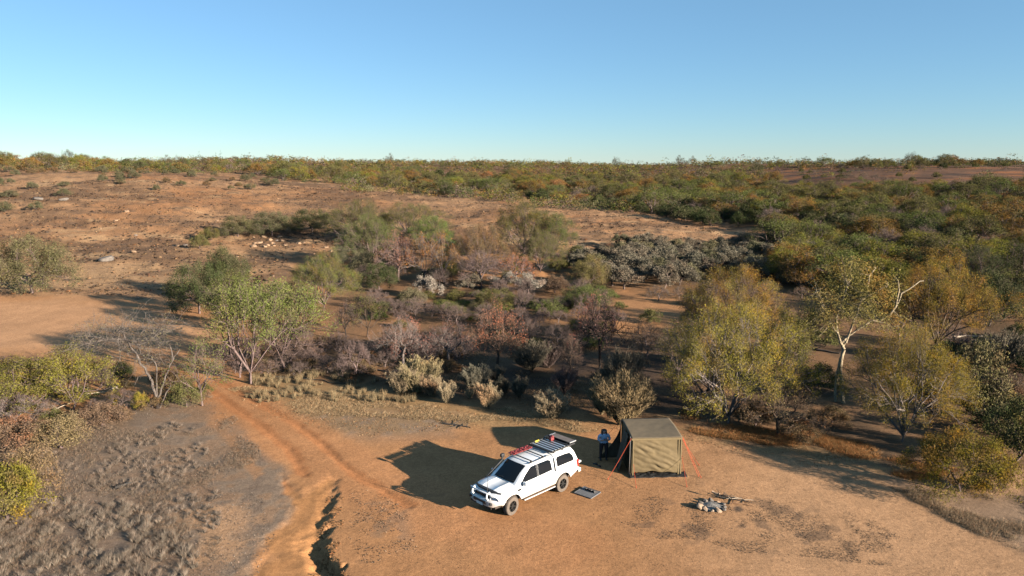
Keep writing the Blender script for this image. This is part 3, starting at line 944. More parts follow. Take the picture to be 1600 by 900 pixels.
# ------------------------------------------------------------------ scrub further off: copies, single meshes
def scatter(n, poly, dmin, dmax, sep, seed, pick, margin=True):
    """points on the terrain whose foot lies in the picture polygon"""
    rng = np.random.default_rng(seed)
    out = []
    tries = 0
    while len(out) < n and tries < 60:
        tries += 1
        d = rng.uniform(dmin ** 1.5, dmax ** 1.5, 1500) ** (1 / 1.5)
        x = d * rng.uniform(-.85, .85, 1500)
        z = ground_z(x, d)
        px, py, _ = project(x, d, z)
        ok = poly_in(px, py, poly)
        for i in np.nonzero(ok)[0]:
            s = sep * (1 + 0 * d[i])
            if all((x[i] - o[0]) ** 2 + (d[i] - o[1]) ** 2 > s * s for o in out):
                out.append((x[i], d[i], z[i]))
                if len(out) >= n:
                    break
    return out

R = random.Random(5)
def fill(n, poly, dmin, dmax, sep, seed, menu, group, name=None):
    """menu: list of (weight, kind, tint, (wmin, wmax), (hmin, hmax), label)"""
    pts = scatter(n, poly, dmin, dmax, sep, seed, None)
    wts = [m[0] for m in menu]
    if not pts:
        return pts
    arr = np.array(pts)
    ang = arr[:, 0] / arr[:, 1]
    qa = np.quantile(ang, [.25, .5, .75]); qd = np.quantile(arr[:, 1], [.33, .67])
    A4 = ('left', 'left of middle', 'right of middle', 'right'); D3 = ('near', 'mid', 'far')
    for (x, y, z), an in zip(pts, ang):
        _, k, tint, w, h, lab = R.choices(menu, wts)[0]
        q = R.random()
        size = 'small ' if q < .33 else 'medium ' if q < .67 else 'large '
        where = D3[int(np.searchsorted(qd, y))] + ' ' + A4[int(np.searchsorted(qa, an))] + ' '
        i_ = lab.index('@')
        o = plant(k, (x, y, z - .05), w[0] + (w[1] - w[0]) * q, h[0] + (h[1] - h[0]) * min(1, max(0, q + R.uniform(-.3, .3))), tint, size + lab[:i_] + where + lab[i_ + 1:], group, whole=True)
        if name:
            o.name = name
    return pts

def V_MENU(where, s=1.0):
    m = [(2.4, 'full', 'olive', (5.0, 8.5), (3.2, 5.4), 'olive acacia tree @'), (1.2, 'fan', 'green', (4.5, 8.0), (3.2, 5.4), 'green acacia tree @'),
         (1.9, 'full', 'autumn', (5.0, 8.0), (3.0, 4.8), 'orange-tinged acacia tree @'), (.35, 'full', 'orange', (4.5, 6.5), (2.8, 4.2), 'orange-leaved acacia tree @'),
         (1.9, 'full', 'lime', (4.5, 7.0), (2.8, 4.8), 'yellow-green acacia tree @'), (1.9, 'bush', 'dark', (3.5, 6.0), (2.2, 4.0), 'dark green shrub @'),
         (.8, 'bush', 'sage', (2.5, 4.5), (1.6, 2.8), 'grey-green shrub @'), (.6, 'bare', 'mauve', (3.0, 5.0), (2.6, 3.8), 'leafless mauve tree @')]
    return [(w, k, t, (a[0] * s, a[1] * s), (b[0] * (1 + (s - 1) * .6), b[1] * (1 + (s - 1) * .6)), l + where) for w, k, t, a, b, l in m]
fill(185, [(1150, 305), (1640, 300), (1640, 400), (1500, 412), (1250, 400), (1190, 360)], 115, 260, 3.8, 201, V_MENU('in the valley below the burnt hill', 1.12), 'trees in the valley thicket')
fill(80, [(1210, 392), (1640, 398), (1640, 520), (1500, 520), (1380, 470), (1230, 452)], 68, 120, 3.0, 202, V_MENU('in the tangle behind the white gum'), 'trees behind the white gum')
fill(125, [(820, 284), (1210, 284), (1210, 338), (1150, 350), (980, 330), (820, 312)], 160, 420, 4.6, 203, V_MENU('in the bush beyond the rock slope', 1.3), 'trees beyond the rock slope')
fill(85, [(420, 268), (830, 278), (830, 311), (700, 306), (560, 297), (440, 285)], 190, 420, 4.6, 204, V_MENU('just over the rock slope crest', 1.15), 'trees over the crest of the slope')
# dark hedge of shrubs along the foot of the slope's far side
fill(56, [(700, 306), (800, 310), (960, 328), (1100, 352), (1180, 372), (1230, 372), (1230, 345), (1130, 338), (960, 322), (800, 303), (700, 300)], 120, 240, 2.4, 205,
     [(2, 'bush', 'dark', (3.5, 6), (2.4, 3.6), 'dark shrub @in the hedge beyond the rock slope'), (1.2, 'bush', (.075, .08, .035, 0), (3.5, 5.5), (2.2, 3.4), 'sage shrub @in the hedge beyond the rock slope')], 'hedge of shrubs beyond the slope')
# bank of grey saltbush
fill(105, [(905, 402), (985, 385), (1110, 396), (1240, 382), (1290, 400), (1290, 450), (1180, 440), (1090, 432), (1050, 455), (960, 452), (905, 425)], 80, 140, 2.0, 206,
     [(3, 'salt', 'grey', (2.6, 4.4), (1.9, 2.9), 'grey saltbush @in the bank ending the rock slope'), (1.2, 'salt', (.115, .105, .06, .0), (2.6, 4.4), (1.9, 2.9), 'olive-grey saltbush @in the bank ending the rock slope'),
      (.25, 'bush', 'rust', (2, 3), (1.4, 2.0), 'rust-tinged shrub @in the bank of grey saltbush')], 'bank of grey saltbush')
# low shrubs dotted on the slope top
fill(75, [(-30, 262), (250, 268), (420, 274), (520, 290), (300, 300), (180, 310), (60, 350), (-30, 350)], 140, 260, 2.6, 207,
     [(2, 'bush', (.085, .083, .045, .1), (1.6, 3.6), (1.0, 1.9), 'low grey-green shrub @on top of the rock slope'), (1, 'bush', 'brown', (1.4, 3.0), (.9, 1.6), 'low brownish shrub @on top of the rock slope')], 'low shrubs on the rock slope', 'low_shrub')
fill(66, [(-30, 254), (260, 262), (430, 268), (430, 276), (250, 268), (-30, 264)], 200, 340, 3.4, 208, V_MENU('in the tree line above the rock slope'), 'tree line above the slope')
fill(26, [(560, 400), (900, 398), (930, 440), (880, 455), (600, 455), (540, 430)], 84, 125, 2.6, 209,
     [(1, 'bush', 'olive', (1.8, 3.2), (1.2, 2.0), 'low olive undergrowth shrub @within the autumn thicket'), (1, 'bare', 'mauve', (2, 3.4), (1.6, 2.6), 'twiggy mauve undergrowth shrub @within the autumn thicket'), (.7, 'bush', 'dark', (2, 3.2), (1.3, 2.2), 'dark undergrowth shrub @within the autumn thicket')], 'undergrowth of the autumn thicket', 'low_shrub')
fill(26, [(1020, 470), (1260, 450), (1300, 560), (1270, 640), (1060, 640), (1000, 560)], 44, 90, 2.6, 210,
     [(1, 'bare', 'brown', (2, 3.4), (1.4, 2.2), 'twiggy brown undergrowth shrub @between the yellow acacias'), (1, 'bush', 'olive', (1.8, 3), (1.1, 1.8), 'olive undergrowth shrub @between the yellow acacias')], 'undergrowth of the yellow acacias', 'low_shrub')
fill(20, [(1420, 540), (1640, 520), (1640, 700), (1500, 690)], 36, 75, 2.2, 211,
     [(1, 'bush', 'dark', (2, 3.4), (1.2, 2.2), 'dark undergrowth shrub @in the shaded right corner'), (1, 'bare', 'brown', (2, 3), (1.2, 2), 'brown twiggy undergrowth @in the shaded right corner')], 'undergrowth in the shaded corner', 'low_shrub')
fill(34, [(1180, 262), (1640, 256), (1640, 300), (1250, 305)], 200, 330, 4, 212,
     [(1, 'bush', 'olive', (2, 3.6), (1.4, 2.6), 'small olive shrub @on the burnt red hill'), (1, 'bare', 'brown', (2, 3.6), (1.4, 2.6), 'small charred shrub @on the burnt red hill')], 'shrubs on the burnt hill')
fill(24, [(1180, 258), (1640, 250), (1640, 263), (1400, 267), (1180, 267)], 270, 380, 4, 213, V_MENU('on the skyline of the burnt red hill'), 'trees on the burnt hill skyline')

fill(55, [(350, 545), (480, 530), (600, 545), (720, 540), (720, 600), (600, 600), (440, 590), (350, 600)], 46, 66, 1.2, 214,
     [(2, 'bare', 'mauve', (1.2, 2.6), (.8, 1.7), 'low mauve twig bush @between the green clump and the clearing'), (1, 'bush', 'brown', (.9, 1.8), (.5, 1.0), 'low brown shrub @between the green clump and the clearing')], 'undergrowth by the clearing', 'low_shrub')
fill(34, [(-20, 575), (200, 580), (300, 590), (330, 610), (280, 640), (140, 665), (-20, 690)], 36, 55, 1.2, 215,
     [(2, 'bare', 'mauve', (1.2, 2.4), (.8, 1.5), 'grey twig bush @in the undergrowth of the left bank'), (1, 'bush', 'olive', (1.0, 2.0), (.6, 1.2), 'low olive shrub @in the undergrowth of the left bank'), (1, 'bush', 'brown', (.8, 1.8), (.5, .9), 'low brown shrub @in the undergrowth of the left bank')], 'undergrowth of the left bank', 'low_shrub')
fill(80, [(560, 462), (980, 460), (960, 520), (900, 560), (700, 505), (560, 520)], 52, 88, 1.5, 216,
     [(.7, 'bush', 'green', (1.2, 2.6), (.5, 1.1), 'low green ground shrub @on the orange clearing'), (1.8, 'bare', 'mauve', (1.4, 3.0), (1.0, 2.2), 'mauve twig bush @on the orange clearing'), (.4, 'bush', 'olive', (1.0, 2.4), (.5, .9), 'low olive ground shrub @on the orange clearing')], 'small shrubs on the clearing', 'low_shrub')

SKY_TREES = [(5, 252, 'slender umbrella tree on the skyline at the far left edge'), (68, 250, 'small tree breaking the skyline left of the high rise'), (120, 249, 'dark umbrella tree on the left skyline rise'), (268, 259, 'thin-stemmed tree on the skyline, first of three left of centre'),
             (290, 260, 'thin-stemmed tree on the skyline, middle of three left of centre'), (324, 262, 'flat-topped umbrella tree on the skyline, last of three left of centre'), (612, 262, 'lone small tree on the centre skyline'), (960, 258, 'pale small tree on the skyline right of centre'),
             (1058, 257, 'tallest thin tree on the skyline right of centre'), (1078, 259, 'small dark tree beside the tallest skyline tree'), (1175, 262, 'spreading tree on the skyline left of the burnt hill'), (1412, 266, 'dead-looking crooked tree on the burnt hill crest')]
for px, py, lab in SKY_TREES:
    d = 310.0 if px < 500 or px > 1150 else 430.0
    x = d * (px - 800) / FPX
    plant('thin', (x, d, gz(x, d) - .1), R.uniform(4, 6.5), R.uniform(5.5, 7.5), 'dark', lab, 'lone trees on the skyline', bark='brown')

# ------------------------------------------------------------------ far scrub that reads as one mass
def bush_mass():
    rng = np.random.default_rng(300)
    pal = np.array([C['olive'], C['green'], C['autumn'], C['dark'], C['sage'], C['autumn'], C['mauve'], C['olive'], C['brown'], C['dark'], C['lime']])
    VV, FF, AA, TT = [], [], [], []
    off = 0
    pts = []
    for dmin, dmax, n in ((170, 330, 1400), (280, 520, 2000), (330, 560, 2500), (560, 1100, 1000)):
        d = rng.uniform(dmin, dmax, n)
        x = d * rng.uniform(-.82, .82, n)
        z = ground_z(x, d)
        px, py, _ = project(x, d, z)
        rk = poly_in(px, py, [(-900, 470), (-900, 262), (400, 272), (560, 302), (750, 314), (950, 342), (1250, 374), (1000, 480)])
        hill = poly_in(px, py, [(1190, 266), (1700, 258), (1700, 312), (1400, 315), (1220, 300)])
        keep = (~rk) & ((~hill) | (rng.random(n) < .12)) & (py < 345)
        pts.append(np.stack([x, d, z], 1)[keep])
    pts = np.concatenate(pts)
    for p in pts:
        far = p[1] > 330
        w = rng.uniform(3.4, 8.4); h = (1.2 + w * .42) * rng.uniform(.7, 1.15)
        if rng.random() < .035:
            h *= 1.6; w *= 1.15
        n = 70 if p[1] > 560 else (130 if far else 210)
        s = (.74 if p[1] > 560 else .50 if far else .33)
        cen = dome_pts(rng, n // 5, w, h, .1, -.05, .7) + p - np.array([0, 0, .35])
        v, f, a = leaves(rng, cen, (.30, .30, .16), 5, s, s * .6, tri=True)
        t = pal[rng.integers(len(pal))] * rng.uniform(.75, 1.2)
        VV.append(v); FF.append(f + off); AA.append(a); off += len(v)
        TT.append(np.tile(t, (len(v), 1)))
    me = mesh_np('bush_mass', np.concatenate(VV), np.concatenate(FF), 3, [M_MASS])
    col_attr(me, 'leaf', np.concatenate(AA)); col_attr(me, 'tint', np.concatenate(TT))
    o = link('far_bushland', me)
    stuff(o, 'mass of olive and brown bush reaching to the horizon', 'bushland')
bush_mass()

# ------------------------------------------------------------------ dry grass and litter
def blades(name, label, cat, spots, nb, ln, wd, spread, tint, seed, lean=.5):
    """tufts of narrow bent blades, all one mesh"""
    rng = np.random.default_rng(seed)
    n = len(spots)
    sz = rng.uniform(.55, 1.25, n)
    m = n * nb
    c = np.repeat(spots, nb, axis=0); s = np.repeat(sz, nb)[:, None]
    a = rng.uniform(0, 2 * math.pi, m)
    rr = np.abs(rng.normal(0, spread, m))
    dirn = np.stack([np.cos(a), np.sin(a), np.zeros(m)], 1)
    base = c + dirn * (rr[:, None] * .5 * s)
    le = ln * rng.uniform(.5, 1.2, (m, 1)) * s
    tip = base + dirn * (le * lean * rng.uniform(.2, 1.3, (m, 1))) + np.array([0, 0, 1.]) * le
    side = np.stack([-np.sin(a + 1), np.cos(a + 1), np.zeros(m)], 1) * wd * .5
    V = np.stack([base - side, base + side, tip], 1).reshape(-1, 3)
    me = mesh_np(name, V, np.arange(m * 3), 3, [M_GRASS])
    lf = np.stack([rng.random(m), rng.random(m), np.zeros(m), np.ones(m)], 1)
    col_attr(me, 'leaf', np.repeat(lf, 3, axis=0))
    tt = np.array(tint)[None] * np.repeat(rng.uniform(.75, 1.2, n), nb)[:, None]
    tt[:, 3] = tint[3]
    col_attr(me, 'tint', np.repeat(tt, 3, axis=0))
    o = link(name, me)
    return stuff(o, label, cat)

def spots_in(poly, n, seed, dmin=20, dmax=75, dens=None):
    rng = np.random.default_rng(seed)
    out = []
    tot = 0
    while tot < n:
        d = rng.uniform(dmin, dmax, n * 6)
        x = d * rng.uniform(-.85, .85, n * 6)
        px, py, _ = project(x, d, np.zeros_like(d))
        k = poly_in(px + fbm(x, d, 3, 3, seed) * 18, py + fbm(x, d, 3, 3, seed + 1) * 10, poly)
        if dens:
            k &= rng.random(len(d)) < sstep(-.35, .45, fbm(x, d, dens, 3, seed + 3))
        x, d = x[k], d[k]
        out.append(np.stack([x, d, ground_z(x, d)], 1)); tot += len(x)
    return np.concatenate(out)[:n]

LL = [(-160, 705), (60, 715), (200, 690), (300, 760), (330, 850), (290, 960), (-300, 960)]
blades('dry_grass', 'grey-brown dry grass tussocks in the lower left corner', 'grass', spots_in([(-250, 790), (60, 790), (190, 770), (270, 820), (300, 870), (270, 960), (-300, 960)], 620, 401, dens=.6), 70, .27, .012, .075, (.25, .205, .16, .05), 402, .7)
blades('dry_grass', 'scattered small grey tussocks behind the thicker grass at lower left', 'grass', spots_in([(-200, 690), (120, 690), (260, 660), (330, 700), (340, 850), (300, 900), (-200, 900)], 700, 431, dens=1.4), 60, .20, .012, .09, (.225, .18, .142, .05), 432, .8)
blades('dry_grass', 'thin dry grass and stubble on the grey gravel flat', 'grass', spots_in([(-250, 690), (150, 660), (300, 610), (350, 640), (430, 745), (400, 800), (340, 850), (300, 960), (-300, 960)], 6500, 403, dens=2.0), 12, .12, .012, .22, (.21, .162, .118, .1), 404, 1.2)
blades('dry_grass', 'straw-coloured grass tussocks between the track and the bare trees', 'grass', spots_in([(390, 585), (470, 570), (600, 600), (700, 622), (640, 636), (480, 620), (400, 620)], 300, 405, dens=1.0), 90, .42, .011, .10, (.28, .22, .13, .1), 406, .5)
blades('dry_grass', 'low straw litter strip in front of the pale broom shrubs', 'grass', spots_in([(340, 605), (500, 605), (700, 632), (900, 660), (960, 665), (880, 668), (700, 655), (500, 650), (400, 640)], 3500, 407, dens=2.5), 12, .10, .016, .22, (.36, .26, .15, .1), 408, 1.6)
blades('dry_grass', 'brown grass and fallen leaves along the edge under the right trees', 'grass', spots_in([(1060, 650), (1250, 672), (1500, 730), (1440, 745), (1280, 712), (1130, 690), (1070, 672)], 3200, 409, dens=2.0), 12, .16, .018, .26, (.27, .165, .075, .3), 410, 1.2)
blades('dry_grass', 'dry stubble in the shade behind the broom shrubs', 'grass', spots_in([(560, 560), (700, 520), (1000, 520), (1030, 640), (900, 645), (700, 620)], 2600, 411, dens=3.0), 10, .16, .016, .25, (.22, .15, .085, .1), 412, 1.0)
blades('dry_grass', 'sparse dry grass on the gravel round the lone golden shrub', 'grass', spots_in([(1380, 755), (1500, 775), (1650, 760), (1650, 880), (1560, 840), (1450, 790)], 1600, 413, dens=2.0), 12, .13, .014, .25, (.27, .20, .13, .1), 414, 1.2)

def litter(name, label, poly, n, size, tint, seed, dens=1.6):
    """tiny flat chips, twigs and leaves lying on the ground, one mesh"""
    rng = np.random.default_rng(seed)
    p = spots_in(poly, n, seed, dens=dens)
    n = len(p)
    a = rng.uniform(0, 6.28, n); l = size * rng.uniform(.5, 1.8, n); w = l * rng.uniform(.2, .7, n)
    d = np.stack([np.cos(a), np.sin(a), rng.uniform(-.3, .5, n)], 1) * l[:, None]
    s = np.stack([-np.sin(a), np.cos(a), rng.uniform(-.4, .4, n)], 1) * w[:, None]
    p = p + np.array([0, 0, size * .35])
    up = np.array([0, 0, 1.]) * (w * .4)[:, None]
    V = np.stack([p - d, p + s, p + d, p - s, p + up, p - up], 1).reshape(-1, 3)
    F = np.array([0, 1, 4, 1, 2, 4, 2, 3, 4, 3, 0, 4])[None] + (np.arange(n) * 6)[:, None]
    me = mesh_np(name, V, F.ravel(), 3, [M_GRASS])
    col_attr(me, 'leaf', np.repeat(np.stack([rng.random(n), rng.random(n), np.zeros(n), np.ones(n)], 1), 6, axis=0))
    tt = np.array(tint)[None] * rng.uniform(.6, 1.3, n)[:, None]; tt[:, 3] = tint[3]
    col_attr(me, 'tint', np.repeat(tt, 6, axis=0))
    o = link(name, me)
    stuff(o, label, 'litter')
litter('leaf_litter', 'black cinders and dead leaves scattered round the fire place', [(985, 785), (1080, 765), (1180, 775), (1300, 790), (1420, 840), (1500, 895), (1300, 885), (1120, 850), (1020, 840), (960, 815)], 9000, .018, (.085, .07, .058, 0), 421, .8)
litter('leaf_litter', 'fine dark grit and chips strewn over the sandy clearing', [(480, 690), (900, 665), (1100, 690), (1650, 800), (1650, 960), (520, 960)], 9000, .015, (.16, .10, .065, .1), 422, 2.0)
litter('leaf_litter', 'grey gravel and bark chips on the flat at lower left', [(-200, 700), (150, 660), (330, 620), (430, 745), (400, 960), (-250, 960)], 15000, .026, (.235, .185, .145, .1), 423, 2.5)
litter('leaf_litter', 'clods and gravel on the sand beside the gully', [(540, 760), (640, 780), (650, 870), (560, 880), (540, 820)], 1000, .03, (.26, .17, .11, .1), 424, .9)
litter('soil_clods', 'crumbled earth clods along the lip of the gully', [(500, 770), (540, 770), (540, 850), (570, 930), (490, 930), (480, 860), (500, 820)], 900, .045, (.30, .165, .08, .1), 426, .6)
litter('leaf_litter', 'tan leaf litter along the strip in front of the scrub', [(340, 605), (700, 632), (960, 655), (1150, 680), (1400, 725), (1500, 745), (1250, 720), (1050, 680), (880, 672), (560, 680), (420, 650)], 7000, .032, (.33, .22, .12, .2), 425, 2.0)

# stones and dead tufts strewn over the granite slope
SLOPE = [(-60, 458), (230, 462), (400, 462), (455, 400), (620, 380), (820, 390), (1000, 380), (1110, 395), (1210, 375), (1100, 352), (950, 330), (750, 308), (560, 294), (400, 278), (-60, 285)]
def slope_litter(name, label, n, size, tint, seed, thr, tall):
    rng = np.random.default_rng(seed)
    d = rng.uniform(80, 215, n * 5); x = d * rng.uniform(-.8, .5, n * 5)
    z = ground_z(x, d); px, py, _ = project(x, d, z)
    k = poly_in(px, py, SLOPE) & (fbm(x * .45, d, 9, 4, 131, .62) + rng.normal(0, .35, len(d)) > thr)
    p = np.stack([x, d, z], 1)[k][:n]
    n = len(p)
    s = size * rng.uniform(.4, 1.6, (n, 1))
    a = rng.uniform(0, 6.28, n)
    e1 = np.stack([np.cos(a), np.sin(a), np.zeros(n)], 1) * s * rng.uniform(.8, 2.2, (n, 1)); e2 = np.stack([-np.sin(a), np.cos(a), np.zeros(n)], 1) * s
    up = np.array([0, 0, 1.]) * s * tall * rng.uniform(.5, 1.2, (n, 1))
    lo = p - np.array([0, 0, .05])
    t = p + up
    V = np.stack([lo - e1, lo - e2, lo + e1, lo + e2, t - e1 * .5, t - e2 * .6, t + e1 * .6, t + e2 * .45], 1).reshape(-1, 3)
    F = np.array([[0, 1, 5, 4], [1, 2, 6, 5], [2, 3, 7, 6], [3, 0, 4, 7], [4, 5, 6, 7]]).ravel()[None] + (np.arange(n) * 8)[:, None]
    me = mesh_np(name, V, F.ravel(), 4, [M_GRASS])
    col_attr(me, 'leaf', np.repeat(np.stack([rng.random(n), rng.random(n), np.zeros(n), np.ones(n)], 1), 8, axis=0))
    tt = np.array(tint)[None] * rng.uniform(.6, 1.3, n)[:, None]; tt[:, 3] = tint[3]
    col_attr(me, 'tint', np.repeat(tt, 8, axis=0))
    stuff(link(name, me), label, 'rubble')
slope_litter('slope_rubble', 'dark lichen-covered stones and dead tufts strewn over the granite slope', 7000, .14, (.085, .06, .045, .1), 501, .05, .8)
slope_litter('slope_rubble', 'tan broken stones strewn over the granite slope', 4500, .13, (.20, .125, .07, .1), 502, -.9, .7)
# ------------------------------------------------------------------ camp objects
M_WHITE = simple('car_paint_white', (.68, .69, .70), .28, 0, .02, 3, coat=.6, spec=.5)
def dust_up(m):
    """red road dust on the lower panels"""
    nt = m.node_tree; N, L = nt.nodes, nt.links
    b = N['Principled BSDF']
    src = b.inputs['Base Color'].links[0].from_socket
    tc = N.new('ShaderNodeTexCoord'); sx = N.new('ShaderNodeSeparateXYZ'); L.new(tc.outputs['Object'], sx.inputs[0])
    no = N.new('ShaderNodeTexNoise'); no.inputs['Scale'].default_value = 4; no.inputs['Detail'].default_value = 6
    L.new(tc.outputs['Object'], no.inputs[0])
    ad = N.new('ShaderNodeMath'); ad.operation = 'MULTIPLY_ADD'; ad.inputs[1].default_value = -.7
    L.new(no.outputs['Fac'], ad.inputs[0]); L.new(sx.outputs['Z'], ad.inputs[2])
    mr = N.new('ShaderNodeMapRange'); mr.inputs['From Min'].default_value = .15; mr.inputs['From Max'].default_value = .65
    mr.inputs['To Min'].default_value = .75; mr.inputs['To Max'].default_value = .04
    L.new(ad.outputs[0], mr.inputs['Value'])
    mx = N.new('ShaderNodeMix'); mx.data_type = 'RGBA'
    L.new(mr.outputs[0], mx.inputs[0]); L.new(src, mx.inputs[6]); mx.inputs[7].default_value = (.36, .22, .13, 1)
    L.new(mx.outputs[2], b.inputs['Base Color'])
dust_up(M_WHITE)
M_GLASS = simple('tinted_glass', (.006, .008, .011), .04, 0, .05, 2, spec=.32)
M_BLACK = simple('black_plastic', (.022, .022, .023), .55, 0, .2, 30)
M_RUB = simple('tyre_rubber', (.10, .078, .062), .9, 0, .25, 14, bump=.3)
M_RIM = simple('dark_rim', (.03, .029, .028), .45, .5, .2, 12)
M_ALU = simple('aluminium', (.62, .63, .65), .35, .7, .08, 20)
M_LAMP = simple('lamp_lens', (.62, .64, .66), .12, 0, .1, 14, spec=.7)
M_REDL = simple('red_lens', (.35, .02, .015), .25, 0, .1, 20)
M_BROWN = simple('dusty_step', (.13, .09, .062), .8, 0, .25, 14)
M_PLATE = simple('number_plate', (.72, .72, .70), .5, 0, .05, 20)
M_REDP = simple('red_plastic', (.17, .026, .026), .5, 0, .15, 20)
M_YEL = simple('yellow_handle', (.70, .55, .05), .5, 0, .1, 20)
M_DIRT = simple('underbody', (.05, .038, .03), .95, 0, .3, 10)

def bm_obj(name, bm, mat, parent=None, smooth=None):
    me = bpy.data.meshes.new(name)
    bmesh.ops.recalc_face_normals(bm, faces=bm.faces[:])
    bm.to_mesh(me); bm.free()
    for m in (mat if isinstance(mat, (list, tuple)) else [mat]):
        me.materials.append(m)
    if smooth is not None:
        me.polygons.foreach_set('use_smooth', np.ones(len(me.polygons), bool))
        me.set_sharp_from_angle(angle=math.radians(smooth))
    return link(name, me, parent)

def box(bm, c, s, rot=None, bev=0.0):
    r = bmesh.ops.create_cube(bm, size=1.0)
    vs = r['verts']
    M = Matrix.Translation(c) @ (rot if rot is not None else Matrix()) @ Matrix.Diagonal((s[0], s[1], s[2], 1))
    bmesh.ops.transform(bm, matrix=M, verts=vs)
    if bev:
        es = list({e for v in vs for e in v.link_edges})
        bmesh.ops.bevel(bm, geom=es, offset=bev, segments=2, affect='EDGES', profile=.6)

def tube(bm, pts, r, n=8, cap=True):
    """bent round tube through points; r number or list"""
    pts = [Vector(p) for p in pts]
    rs = r if isinstance(r, (list, tuple)) else [r] * len(pts)
    rings = []
    prev = None
    for i, p in enumerate(pts):
        d = (pts[min(i + 1, len(pts) - 1)] - pts[max(i - 1, 0)]).normalized()
        if prev is None:
            u = d.orthogonal().normalized()
        else:
            u = (prev - d * prev.dot(d)).normalized()
        prev = u
        v = d.cross(u)
        rings.append([bm.verts.new(p + (u * math.cos(a) + v * math.sin(a)) * rs[i]) for a in [k * 2 * math.pi / n for k in range(n)]])
    for a, b in zip(rings, rings[1:]):
        for k in range(n):
            bm.faces.new((a[k], a[(k + 1) % n], b[(k + 1) % n], b[k]))
    if cap:
        bm.faces.new(rings[0][::-1]); bm.faces.new(rings[-1])

def loft(bm, rings, closed=False, caps=True):
    vr = [[bm.verts.new(p) for p in r] for r in rings]
    n = len(vr[0])
    for a, b in zip(vr, vr[1:]):
        for k in range(n if closed else n - 1):
            k2 = (k + 1) % n
            bm.faces.new((a[k], a[k2], b[k2], b[k]))
    if caps:
        bm.faces.new(vr[0]); bm.faces.new(vr[-1][::-1])
    return vr

def lerp_tab(tab, x):
    return float(np.interp(x, [t[0] for t in tab], [t[1] for t in tab]))

